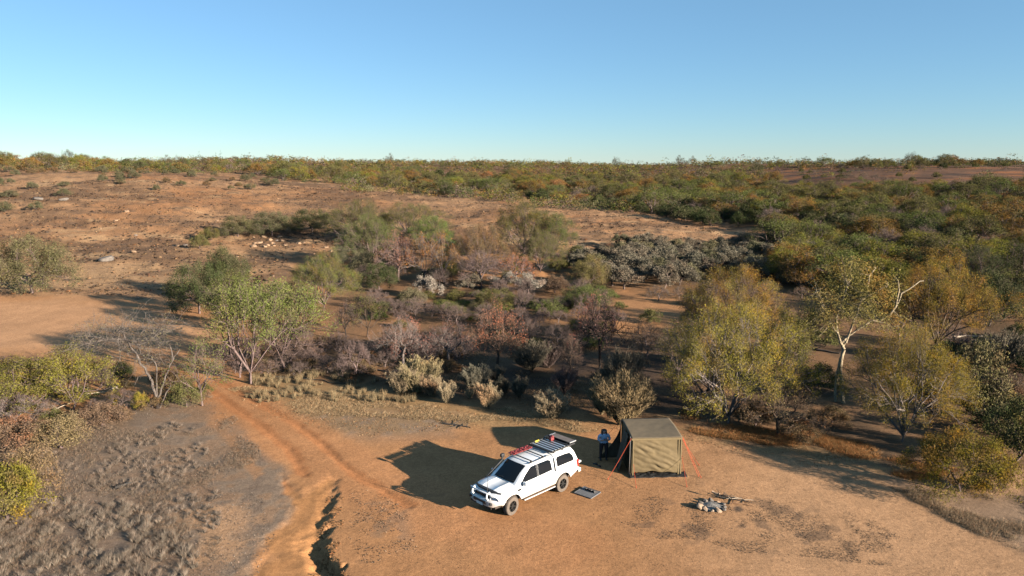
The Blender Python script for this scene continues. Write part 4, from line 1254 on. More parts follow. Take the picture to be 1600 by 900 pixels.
def build_car():
    # x forward, y left, z up; ground at z = 0
    CX = 1.61; TR = .405
    root = link('utility_vehicle', None)
    tag(root, 'white dual-cab utility with canopy and loaded roof rack, parked on the sand', 'car')
    SH = [(-2.74, 1.14), (-1.0, 1.17), (0.2, 1.16), (1.2, 1.15), (1.9, 1.13), (2.30, 1.06), (2.46, .96)]
    WID = [(-2.74, .86), (-2.5, .915), (-1.6, .93), (0, .925), (1.6, .93), (2.05, .90), (2.32, .82), (2.46, .70)]
    TOP = [(-2.74, 1.16), (1.05, 1.17), (1.25, 1.20), (1.9, 1.18), (2.28, 1.11), (2.46, .99)]
    def zbot(x):
        z = .56
        if x > 2.1: z = .60 + (x - 2.1) * .25
        if x < -2.2: z = .60 + (-2.2 - x) * .30
        for xa in (CX, -CX):
            d = abs(x - xa)
            if d < .53:
                z = max(z, .40 + math.sqrt(.53 ** 2 - d * d) * 1.02)
        return z
    xs = sorted(set([round(v, 4) for v in np.concatenate([np.linspace(-2.74, 2.46, 40), *[xa + .53 * np.cos(np.linspace(0, math.pi, 17)) for xa in (CX, -CX)], *[[xa - .5305, xa + .5305] for xa in (CX, -CX)]])]))
    rings = []
    for x in xs:
        zb, zs, w, zt = zbot(x), lerp_tab(SH, x), lerp_tab(WID, x), lerp_tab(TOP, x)
        fl = max(0, 1 - min(abs(x - CX), abs(x + CX)) / .66) ** .5 * .035
        h = zs - zb
        half = [(w - .06, zb), (w + fl, zb + .015), (w + .005 + fl * .9, zb + h * .35), (w + .004, zb + h * .7), (w - .022, zs - .05), (w - .07, zs - .004), (w * .72, zt), (w * .40, zt + .022), (w * .38, zt + .012), (0, zt + .022)]
        rings.append([(x, y, z) for y, z in half] + [(x, -y, z) for y, z in half[-2::-1]])
    bm = bmesh.new()
    loft(bm, rings)
    bm_obj('body', bm, M_WHITE, root, 32)
    # underside
    bm = bmesh.new()
    box(bm, (0, 0, .62), (4.9, 1.45, .26)); box(bm, (0, 0, .50), (4.2, .8, .1))
    tube(bm, [(CX, -.75, TR), (CX, .75, TR)], .07); tube(bm, [(-CX, -.75, TR), (-CX, .75, TR)], .08)
    for sx in (CX, -CX):
        for sy in (1, -1):
            box(bm, (sx, sy * .62, .72), (1.0, .3, .42))
    bm_obj('chassis', bm, M_DIRT, root)
    # cabin and canopy shells
    def shell(stations, name):
        bm = bmesh.new(); rr = []
        for x, zr, wt, wb, zb in stations:
            k = max(zr - zb, .01)
            half = [(wb, zb - .03), (wb - (wb - wt) * .12, zb + k * .15), (wb - (wb - wt) * .72, zb + k * .80), (wt - .01, zb + k * .93), (wt - .09, zb + k * .99), (wt * .45, zb + k * 1.015), (0, zb + k * 1.02)]
            rr.append([(x, y, z) for y, z in half] + [(x, -y, z) for y, z in half[-2::-1]])
        loft(bm, rr)
        return bm_obj(name, bm, M_WHITE, root, 35)
    ZB = 1.15
    cab = shell([(1.32, 1.19, .78, .80, ZB), (1.12, 1.34, .77, .845, ZB), (.80, 1.58, .735, .865, ZB), (.48, 1.79, .705, .868, ZB), (.30, 1.845, .70, .868, ZB), (0, 1.865, .70, .868, ZB), (-.6, 1.87, .70, .868, ZB), (-1.10, 1.86, .695, .866, ZB)], 'cabin')
    cano = shell([(-1.13, 1.90, .715, .885, ZB), (-1.4, 1.91, .725, .89, ZB), (-2.0, 1.905, .725, .885, ZB), (-2.42, 1.87, .71, .87, ZB), (-2.56, 1.70, .735, .865, ZB), (-2.72, 1.30, .80, .85, ZB)], 'canopy')
    def side_y(z, wt, wb, zr):
        k = (z - ZB) / (zr - ZB)
        return wb - (wb - wt) * np.interp(k, [0, .15, .8, .93], [0, .12, .72, 1.0])
    def pane(name, pts, wt, wb, zr, parent, mat=M_GLASS, off=.007):
        for s in (1, -1):
            bm = bmesh.new()
            bm.faces.new([bm.verts.new((x, 0, z)) for x, z in pts])
            for kk in (.15, .8, .93):
                bmesh.ops.bisect_plane(bm, geom=bm.verts[:] + bm.edges[:] + bm.faces[:], plane_co=(0, 0, ZB + kk * (zr - ZB)), plane_no=(0, 0, 1))
            for v in bm.verts:
                v.co.y = s * (side_y(v.co.z, wt, wb, zr) + off)
            r_ = bmesh.ops.extrude_face_region(bm, geom=bm.faces[:])
            for v in [g for g in r_['geom'] if isinstance(g, bmesh.types.BMVert)]:
                v.co.y -= s * .02
            bm_obj(name, bm, mat, parent)
    pane('side_window', [(.98, 1.225), (.90, 1.35), (.72, 1.51), (.44, 1.695), (.30, 1.755), (.02, 1.765), (.02, 1.235)], .70, .868, 1.86, root)
    pane('side_window', [(-.10, 1.24), (-.10, 1.765), (-.75, 1.76), (-.90, 1.70), (-.94, 1.45), (-.95, 1.26)], .70, .868, 1.87, root)
    pane('pillar_trim', [(.012, 1.24), (.012, 1.765), (-.092, 1.765), (-.092, 1.24)], .70, .868, 1.865, root, M_BLACK, .004)
    pane('canopy_window', [(-1.28, 1.31), (-1.26, 1.66), (-1.34, 1.745), (-1.9, 1.74), (-2.20, 1.70), (-2.36, 1.55), (-2.42, 1.36), (-2.36, 1.30)], .72, .888, 1.905, root)
    # windscreen follows the cab slope
    def screen(name, stations, mat, nrm, inset):
        bm = bmesh.new(); rr = []
        for x, z, w in stations:
            rr.append([(x + nrm[0] * (.028 - .016 * (t * t)) - .05 * t * t, w * t, z + nrm[1] * .024 - .022 * abs(t) ** 3) for t in np.linspace(-1, 1, 9)])
        loft(bm, rr, caps=False)
        return bm_obj(name, bm, mat, root, 60)
    screen('windscreen', [(1.275, 1.235, .735), (1.125, 1.347, .725), (.80, 1.588, .685), (.50, 1.79, .64)], M_GLASS, (.55, .84), 0)
    bm = bmesh.new()
    loft(bm, [[(-2.66 - .02, t * .66, 1.38) for t in (-1, 0, 1)], [(-2.50, t * .60, 1.80) for t in (-1, 0, 1)]], caps=False)
    bm_obj('rear_window', bm, M_GLASS, root)
    # wipers, bonnet protector
    bm = bmesh.new(); tube(bm, [(1.30, .15, 1.262), (1.20, .55, 1.325)], .012, 5); tube(bm, [(1.30, -.55, 1.262), (1.20, -.10, 1.325)], .012, 5)
    bm_obj('wiper', bm, M_BLACK, root)
    bm = bmesh.new()
    loft(bm, [[(2.20 - .16 * abs(t) ** 3 + d[0], t * .80, 1.150 - .05 * abs(t) ** 3 + d[1]) for d in ((0, 0), (.13, .0), (.17, -.06))] for t in np.linspace(-1, 1, 13)], caps=False)
    bm_obj('bonnet_protector', bm, M_BLACK, root, 40)
    # panel gaps: doors
    bm = bmesh.new()
    for x in (1.06, -.04, -1.0):
        for s in (1, -1):
            box(bm, (x, s * .924, .88), (.012, .022, .52))
    for s in (1, -1):
        box(bm, (-1.115, s * .862, 1.45), (.03, .03, .62), Matrix.Rotation(s * .21, 4, 'X'))
    bm_obj('door_gap', bm, M_BLACK, root)
    for s in (1, -1):
        for x in (.10, -.86):
            bm = bmesh.new(); box(bm, (x, s * .935, 1.05), (.20, .035, .035), None, .012); bm_obj('door_handle', bm, M_WHITE, root)
        bm = bmesh.new()
        box(bm, (.93, s * 1.00, 1.24), (.13, .22, .17), None, .045)
        o = bm_obj('mirror', bm, M_WHITE, root, 40)
        bm = bmesh.new(); box(bm, (.90, s * .90, 1.19), (.06, .10, .05)); bm_obj('mirror_arm', bm, M_BLACK, o)
        bm = bmesh.new(); box(bm, (1.22, s * .934, 1.03), (.24, .02, .10), None, .008); bm_obj('fender_vent', bm, M_BLACK, root)
        bm = bmesh.new(); box(bm, (0, s * .93, .52), (2.02, .17, .06), None, .02); o = bm_obj('side_step', bm, M_BROWN, root)
        bm = bmesh.new(); tube(bm, [(-.98, s * 1.022, .51), (.98, s * 1.022, .51)], .022, 6); bm_obj('step_rail', bm, M_ALU, o)
        # headlights and tail lights
        bm = bmesh.new()
        loft(bm, [[(2.12, s * .905, z) for z in (.90, 1.02)], [(2.32, s * .835, z) for z in (.87, 1.03)], [(2.46, s * .70, z) for z in (.85, .985)], [(2.49, s * .56, z) for z in (.86, .96)]], caps=False)
        bm_obj('headlight', bm, M_LAMP, root)
        bm = bmesh.new(); box(bm, (-2.68, s * .845, 1.08), (.14, .10, .34), None, .02); bm_obj('tail_light', bm, M_REDL, root)
        # roof rail
        bm = bmesh.new(); tube(bm, [(.35, s * .64, 1.875), (-.95, s * .64, 1.90)], .018, 6); bm_obj('roof_rail', bm, M_BLACK, root)
    bm = bmesh.new(); box(bm, (2.475, 0, .96), (.05, 1.05, .22), None, .02); bm_obj('grille', bm, M_BLACK, root)
    for z in (.90, .96, 1.02):
        bm = bmesh.new(); box(bm, (2.503, 0, z), (.02, .98, .022)); bm_obj('grille_bar', bm, M_RIM, root)
    # bull bar
    bb = link('bull_bar', None, root)
    bm = bmesh.new()
    prof = [(-1, 2.20, .95), (-.86, 2.42, .88), (-.62, 2.60, .66), (-.3, 2.68, .34), (0, 2.69, 0)]
    path = [(2.12, .93), (2.36, .90), (2.56, .72), (2.66, .45), (2.68, 0), (2.66, -.45), (2.56, -.72), (2.36, -.90), (2.12, -.93)]
    rr = []
    for x, y in path:
        cut = .10 if abs(y) > .8 else 0
        rr.append([(x, y, .60 + cut), (x, y, .82), (x - .05, y * .985, .88), (x - .16, y * .95, .88), (x - .16, y * .95, .60 + cut)])
    loft(bm, rr, closed=True)
    bm_obj('bumper', bm, M_WHITE, bb, 30)
    bm = bmesh.new(); box(bm, (2.672, 0, .735), (.05, .78, .12), None, .01); bm_obj('winch_slot', bm, M_BLACK, bb)
    for s in (1, -1):
        bm = bmesh.new(); box(bm, (2.60, s * .60, .74), (.10, .20, .09), Matrix.Rotation(-s * .5, 4, 'Z'), .01); bm_obj('fog_light', bm, M_BLACK, bb)
        bm = bmesh.new(); tube(bm, [(2.60, s * .44, .86), (2.70, s * .45, 1.0), (2.66, s * .46, 1.16), (2.56, s * .47, 1.22), (2.50, s * .50, 1.0), (2.52, s * .50, .88)], .042, 8)
        bm_obj('upright', bm, M_WHITE, bb, 50)
        bm = bmesh.new(); tube(bm, [(2.60, s * .46, 1.14), (2.55, s * .68, 1.12), (2.42, s * .85, 1.02), (2.36, s * .90, .88)], .036, 8)
        bm_obj('lamp_hoop', bm, M_WHITE, bb, 50)
    bm = bmesh.new(); tube(bm, [(2.65, -.46, 1.17), (2.70, -.25, 1.19), (2.71, 0, 1.195), (2.70, .25, 1.19), (2.65, .46, 1.17)], .036, 8)
    bm_obj('top_tube', bm, M_WHITE, bb, 50)
    bm = bmesh.new(); box(bm, (2.60, 0, .545), (.03, 1.30, .09), None, .01); bm_obj('skid_plate', bm, M_DIRT, bb)
    bm = bmesh.new(); box(bm, (2.702, .02, .645), (.012, .38, .12), Matrix.Rotation(.1, 4, 'Y')); bm_obj('number_plate', bm, M_PLATE, bb)
    bm = bmesh.new(); tube(bm, [(2.62, .42, 1.2), (2.60, .42, 1.55), (2.56, .42, 2.0)], [.016, .013, .008], 6); bm_obj('antenna', bm, M_BLACK, bb)
    # rear bumper
    bm = bmesh.new(); box(bm, (-2.83, 0, .70), (.20, 1.78, .20), None, .05); bm_obj('rear_bumper', bm, M_WHITE, root, 40)
    bm = bmesh.new(); box(bm, (-2.96, .62, .98), (.40, .16, .09), None, .04); bm_obj('rear_carrier_arm', bm, M_WHITE, root, 40)
    # snorkel on the right
    bm = bmesh.new(); tube(bm, [(1.55, -.93, 1.05), (1.30, -.95, 1.15), (.90, -.86, 1.48), (.62, -.78, 1.72), (.58, -.78, 1.86)], .045, 8)
    box(bm, (.60, -.78, 1.92), (.20, .13, .17), None, .04)
    bm_obj('snorkel', bm, M_BLACK, root, 50)
    # wheels
    def wheel(x, s):
        w = link('wheel', None, root, (x, s * .80, TR))
        bm = bmesh.new()
        prof = [(.24, -.13), (.33, -.137), (.385, -.125), (TR, -.09), (TR, .09), (.385, .125), (.33, .137), (.24, .13)]
        n = 28; rings = []
        for k in range(n):
            a = k * 2 * math.pi / n
            rings.append([bm.verts.new((math.cos(a) * r * (1.012 if k % 2 and r == TR else 1), yy, math.sin(a) * r)) for r, yy in prof])
        for k in range(n):
            A, B = rings[k], rings[(k + 1) % n]
            for q in range(len(prof) - 1):
                bm.faces.new((A[q], A[q + 1], B[q + 1], B[q]))
        bm_obj('tyre', bm, M_RUB, w, 40)
        bm = bmesh.new()
        yo = s * .085
        tube(bm, [(0, -s * .12, 0), (0, s * .02, 0)], .245, 24)
        tube(bm, [(0, yo, 0), (0, yo + s * .03, 0)], .07, 10)
        for k in range(6):
            a = k * math.pi / 3 + .3
            box(bm, (math.cos(a) * .145, s * .075, math.sin(a) * .145), (.21, .05, .055), Matrix.Rotation(-a, 4, 'Y'))
        for k in range(24):
            a0, a1 = k * math.pi / 12, (k + 1) * math.pi / 12
            bm.faces.new([bm.verts.new((math.cos(q) * r, s * yy, math.sin(q) * r)) for q, r, yy in ((a0, .245, .128), (a1, .245, .128), (a1, .215, .06), (a0, .215, .06))])
        bm_obj('rim', bm, M_RIM, w)
        return w
    for x in (CX, -CX):
        for s in (1, -1):
            w = wheel(x, s)
            if x > 0:
                w.rotation_euler = (0, 0, .10)
    # cross bars on the cab and rack on the canopy
    for x in (.18, -.55):
        bm = bmesh.new(); box(bm, (x, 0, 1.955), (.055, 1.36, .035), None, .01)
        for s in (1, -1): box(bm, (x, s * .62, 1.92), (.09, .06, .07))
        bm_obj('cross_bar', bm, M_BLACK, root)
    rk = link('roof_rack', None, root)
    bm = bmesh.new()
    for s in (1, -1): box(bm, (-1.85, s * .69, 2.005), (1.58, .05, .06), None, .01)
    for x in (-1.06, -2.64): box(bm, (x, 0, 2.005), (.05, 1.43, .06), None, .01)
    for x in (-1.25, -1.85, -2.38):
        for s in (1, -1): box(bm, (x, s * .66, 1.945), (.06, .05, .08))
    bm_obj('rack_frame', bm, M_BLACK, rk)
    for k in range(6):
        bm = bmesh.new(); box(bm, (-1.20 - k * .20, 0, 2.03), (.075, 1.33, .025), None, .006); bm_obj('slat', bm, M_ALU if k < 5 else M_BLACK, rk)
    bm = bmesh.new(); box(bm, (-1.85, 0, 1.962), (1.5, 1.32, .012)); bm_obj('rack_floor', bm, M_BLACK, rk)
    return root

CAR_LOC = Vector((.54, 30.73, 0))
car = build_car()
car.rotation_euler = (0, 0, math.radians(-135.8))
car.location = (CAR_LOC.x, CAR_LOC.y, max(gz(CAR_LOC.x + dx, CAR_LOC.y + dy) for dx in (-1, 0, 1) for dy in (-1, 0, 1)) - .012)
CM = Matrix.Translation(car.location) @ Matrix.Rotation(car.rotation_euler.z, 4, 'Z')

# loads on the roof: things of their own
def on_car(name, bm, mat, label, cat):
    o = bm_obj(name, bm, mat)
    o.matrix_world = CM
    return tag(o, label, cat)
def board():
    bm = bmesh.new()
    n = 12
    for k in range(n):
        x = .32 - 1.22 * (k + .5) / n
        for y in (-.66, -.57, -.48, -.39):
            if (k + int(y * 100)) % 3:
                box(bm, (x, y, 1.995 + (.012 if k % 2 else 0)), (.075, .055, .03))
    box(bm, (-.29, -.525, 1.982), (1.24, .36, .018))
    return bm
o = on_car('recovery_board', board(), M_REDP, 'red studded recovery boards strapped along the car roof', 'recovery board')
sh = link('shovel', None); sh.matrix_world = CM
tag(sh, 'long shovel with yellow grip lying along the far side of the rack', 'shovel')
bm = bmesh.new(); tube(bm, [(-1.0, -.62, 2.065), (-2.0, -.62, 2.075)], .02, 6); bm_obj('shaft', bm, M_BLACK, sh)
bm = bmesh.new(); tube(bm, [(-1.35, -.62, 2.07), (-1.6, -.62, 2.07)], .03, 6); bm_obj('grip', bm, M_YEL, sh)
bm = bmesh.new(); loft(bm, [[(-2.0, -.68, 2.07), (-2.0, -.56, 2.07), (-2.0, -.62, 2.11)], [(-2.12, -.74, 2.09), (-2.12, -.50, 2.09), (-2.12, -.62, 2.14)], [(-2.30, -.71, 2.13), (-2.30, -.53, 2.13), (-2.30, -.62, 2.16)]], closed=True); bm_obj('blade', bm, M_RIM, sh)
bm = bmesh.new(); box(bm, (-2.05, -.22, 2.12), (.22, .16, .14), None, .04); box(bm, (-2.05, -.22, 2.205), (.10, .05, .04), None, .01)
on_car('fuel_bottle', bm, M_REDP, 'small red container tied on the roof rack', 'container')
bm = bmesh.new(); box(bm, (-2.28, -.42, 2.11), (.14, .20, .10), None, .03); box(bm, (-2.28, -.42, 2.175), (.05, .14, .04), None, .01)
on_car('strap_bag', bm, M_REDP, 'red strap bundle beside the container on the rack', 'strap')
pt = link('folding_table', None); pt.matrix_world = CM
tag(pt, 'flat grey-brown folded panel overhanging the rear end of the roof rack', 'table')
M_PANEL = simple('grey_panel', (.13, .105, .09), .6, 0, .2, 6)
bm = bmesh.new(); box(bm, (-2.62, -.05, 2.065), (.42, 1.30, .035), None, .008); bm_obj('top', bm, M_PANEL, pt)
bm = bmesh.new(); box(bm, (-2.62, .605, 2.066), (.44, .03, .045)); box(bm, (-2.62, -.705, 2.066), (.44, .03, .045)); bm_obj('edge_trim', bm, M_ALU, pt)

# ------------------------------------------------------------------ tent
M_CANV = simple('khaki_canvas', (.110, .078, .037), .85, 0, .16, 5, bump=.15)
M_ROOF = simple('roof_canvas', (.105, .08, .05), .85, 0, .12, 4, bump=.1)
M_HEM = simple('canvas_hem', (.145, .105, .052), .85, 0, .1, 6)
M_TARP = simple('black_tarp', (.018, .018, .018), .4, 0, .3, 12, bump=.5)
M_ROPE = simple('orange_webbing', (.46, .07, .028), .6, 0, .1, 20)
M_DCANV = simple('dark_flap', (.075, .062, .042), .85, 0, .15, 5)
M_STEEL = simple('pole_steel', (.4, .4, .4), .4, .8, .1, 20)

def grid_mesh(name, fn, nu, nv, mat, parent, thick=.012):
    U, V = np.meshgrid(np.linspace(0, 1, nu), np.linspace(0, 1, nv), indexing='ij')
    P = fn(U.ravel(), V.ravel())
    i = np.arange(nu - 1)[:, None]; j = np.arange(nv - 1)[None]
    F = np.stack([i * nv + j, (i + 1) * nv + j, (i + 1) * nv + j + 1, i * nv + j + 1], -1)
    me = mesh_np(name, P, F.ravel(), 4, [mat], smooth=True)
    o = link(name, me, parent)
    m = o.modifiers.new('cloth', 'SOLIDIFY'); m.thickness = thick; m.offset = 0
    return o

def build_tent():
    fl = Vector(flat(985, 744) + (0,)); fr = Vector(flat(1064, 742) + (0,))
    W = (fr - fl).length; D = 2.35; HF = 1.90; HB = 2.02
    ang = math.atan2(fr.y - fl.y, fr.x - fl.x)
    z0 = gz((fl.x + fr.x) / 2, fl.y + 1.2)
    t = link('canvas_tent', None, None, (fl.x, fl.y, z0), (0, 0, ang))
    tag(t, 'square khaki canvas touring tent held by orange guy ropes', 'tent')
    def folds(u, v, seed):
        f = np.zeros_like(u)
        rng = np.random.default_rng(seed)
        for _ in range(11):
            a = rng.uniform(.35, .95); ph = rng.uniform(0, 6.28); fr_ = rng.uniform(10, 26)
            cx, cy, s = rng.uniform(0, .8), rng.uniform(.1, .9), rng.uniform(.15, .35)
            f += np.abs(np.sin((v * math.cos(a) + u * math.sin(a)) * fr_ + ph)) * np.exp(-((u - cx) ** 2 + (v - cy) ** 2) / s ** 2) * .030
        return f + fbm(u * 3 + seed, v * 3, .5, 3, seed) * .008
    def front(u, v):
        hem = .14 + .10 * np.abs(np.sin(u * 3.4 + .4)) * np.sin(u * math.pi) ** .5 + .03 * np.sin(u * 19)
        z = hem * (1 - v) + HF * v
        tp = 1 - .03 * v
        x = (u - .5) * W * tp + W * .5
        edge = (np.sin(u * math.pi) * np.sin(np.clip(v, 0, 1) * math.pi)) ** .4
        y = .05 * v - folds(u, v, 3) * edge * 1.5 - .05 * np.sin(u * math.pi) * (1 - v) ** 2
        return np.stack([x, y, z], 1)
    grid_mesh('front_wall', front, 70, 50, M_CANV, t)
    def side(xpos, seed):
        def fn(u, v):
            z = .05 * (1 - v) + (HF + (HB - HF) * u) * v
            y = .05 * v + u * D * (1 - .02 * v)
            s = 1 if xpos > 0 else -1
            x = (W if xpos > 0 else 0) - s * .03 * W * v * .5 - s * folds(u, v, seed) * 1.2 * (np.sin(u * math.pi) * np.sin(v * math.pi)) ** .4
            return np.stack([x, y, z], 1)
        return fn
    grid_mesh('side_wall', side(1, 7), 30, 30, M_CANV, t)
    grid_mesh('side_wall', side(-1, 8), 30, 30, M_CANV, t)
    def back(u, v):
        return np.stack([(u - .5) * W * (1 - .03 * v) + W * .5, D * (1 - .0 * v) + .0 * u, .05 * (1 - v) + HB * v], 1)
    grid_mesh('back_wall', back, 12, 12, M_CANV, t)
    def roof(u, v):
        s = np.sin(u * math.pi) * np.sin(v * math.pi)
        x = (u - .5) * W * 1.0 + W * .5
        y = -.02 + v * (D + .04)
        z = HF + .015 + (HB - HF) * v + .05 * np.sin(v * math.pi) - .05 * s + fbm(u * 4, v * 4, .7, 3, 17) * .008
        return np.stack([x, y, z], 1)
    grid_mesh('roof', roof, 30, 24, M_ROOF, t)
    # hems and door panel edges on the front wall
    bm = bmesh.new(); box(bm, (W / 2, -.035, HF - .04), (W * 1.0, .012, .09)); bm_obj('eave_hem', bm, M_HEM, t)
    for x in (.09, W - .13, W - .02):
        bm = bmesh.new(); box(bm, (x + .02 * (1 if x < 1 else -1), .0, HF / 2), (.055, .035, HF - .10), Matrix.Rotation(-.026, 4, 'X')); bm_obj('corner_hem', bm, M_HEM, t)
    # wing panel and poles at the open left side
    def wing(u, v):
        x = -.03 - 1.15 * (1 - v) * u ** .9 + .03 * np.sin(u * 5)
        y = D + .08 - 1.1 * (1 - u) * (1 - v) * .2
        z = (HB - .05) * v + .03 + u * 0
        return np.stack([x * (1 - v * .9), y - .25 * u, z], 1)
    grid_mesh('wing_panel', wing, 16, 16, M_DCANV, t)
    def flap(u, v):
        x = -.05 - .55 * np.sin(v * math.pi * .5) ** 2 * 0 - .42 * (1 - v) - .04 * np.sin(u * 12)
        y = .45 + u * 1.0
        z = .06 + (HF - .10) * v
        return np.stack([x, y, z], 1)
    grid_mesh('door_flap', flap, 20, 16, M_DCANV, t)
    for y in (.05, D - .03):
        bm = bmesh.new(); tube(bm, [(-.05, y, 0), (-.04, y, HF + .08)], .016, 6); bm_obj('pole', bm, M_STEEL, t)
    # ground skirt
    def skirt(u, v):
        x = -.08 + u * (W + .32); y = -.26 + v * .42 + fbm(u * 9, v * 2, .8, 2, 5) * .03
        z = .012 + np.abs(fbm(u * 10, v * 3, .6, 3, 6)) * .10 * v + v * .05
        return np.stack([x, y, z], 1)
    grid_mesh('ground_skirt', skirt, 50, 10, M_TARP, t)
    # guy ropes with pegs
    Mi = (Matrix.Translation((fl.x, fl.y, z0)) @ Matrix.Rotation(ang, 4, 'Z')).inverted()
    def rope(a, px, py):
        e = gp(px, py); e = Mi @ (e + Vector((0, 0, .03)))
        a = Vector(a)
        r = link('guy_rope', None, t)
        bm = bmesh.new()
        d = (e - a); side_ = d.cross(Vector((0, 1, .3))).normalized() * .02
        tube(bm, [a, a.lerp(e, .5) - Vector((0, 0, .02)), e], .009, 5)
        o = bm_obj('webbing', bm, M_ROPE, t); o.name = 'guy_rope'
        bpy.data.objects.remove(r)
        bm = bmesh.new(); tube(bm, [e + Vector((0, 0, .06)), e - Vector((0, 0, .12))], .014, 6); bm_obj('peg', bm, M_ROPE, o)
    rope((-.01, -.02, HF + .02), 950, 750)
    rope((.12, -.06, .62), 994, 763)
    rope((W + .01, -.02, HF + .02), 1095, 747)
    rope((W + .03, .1, .95), 1073, 761)
    rope((W, D, HB), 1092, 728)
    rope((W + .01, .1, HF), 1091, 745)
    rope((0, D, HB), 940, 690)
    return t
build_tent()

# ------------------------------------------------------------------ person by the tent, arms folded over a phone
M_SKIN = simple('skin', (.36, .20, .14), .55, 0, .05, 20)
M_SHIRT = simple('blue_shirt', (.33, .41, .54), .85, 0, .08, 14, bump=.2)
M_PANT = simple('dark_trousers', (.018, .018, .022), .85, 0, .15, 14)
M_HAIR = simple('dark_hair', (.012, .010, .009), .6, 0, .2, 30)
M_SHOE = simple('dark_shoe', (.02, .018, .018), .6, 0, .2, 20)

def skin_mesh(name, verts, edges, radii, root=0, sub=2):
    me = bpy.data.meshes.new(name)
    me.from_pydata(verts, edges, [])
    o = link(name, me)
    o.modifiers.new('skin', 'SKIN')
    sv = me.skin_vertices[0].data
    for i, r in enumerate(radii):
        sv[i].radius = r if isinstance(r, tuple) else (r, r)
        sv[i].use_root = (i == root)
    s = o.modifiers.new('sub', 'SUBSURF'); s.levels = sub; s.render_levels = sub
    dg = bpy.context.evaluated_depsgraph_get()
    m2 = bpy.data.meshes.new_from_object(o.evaluated_get(dg))
    bpy.data.objects.remove(o)
    return m2

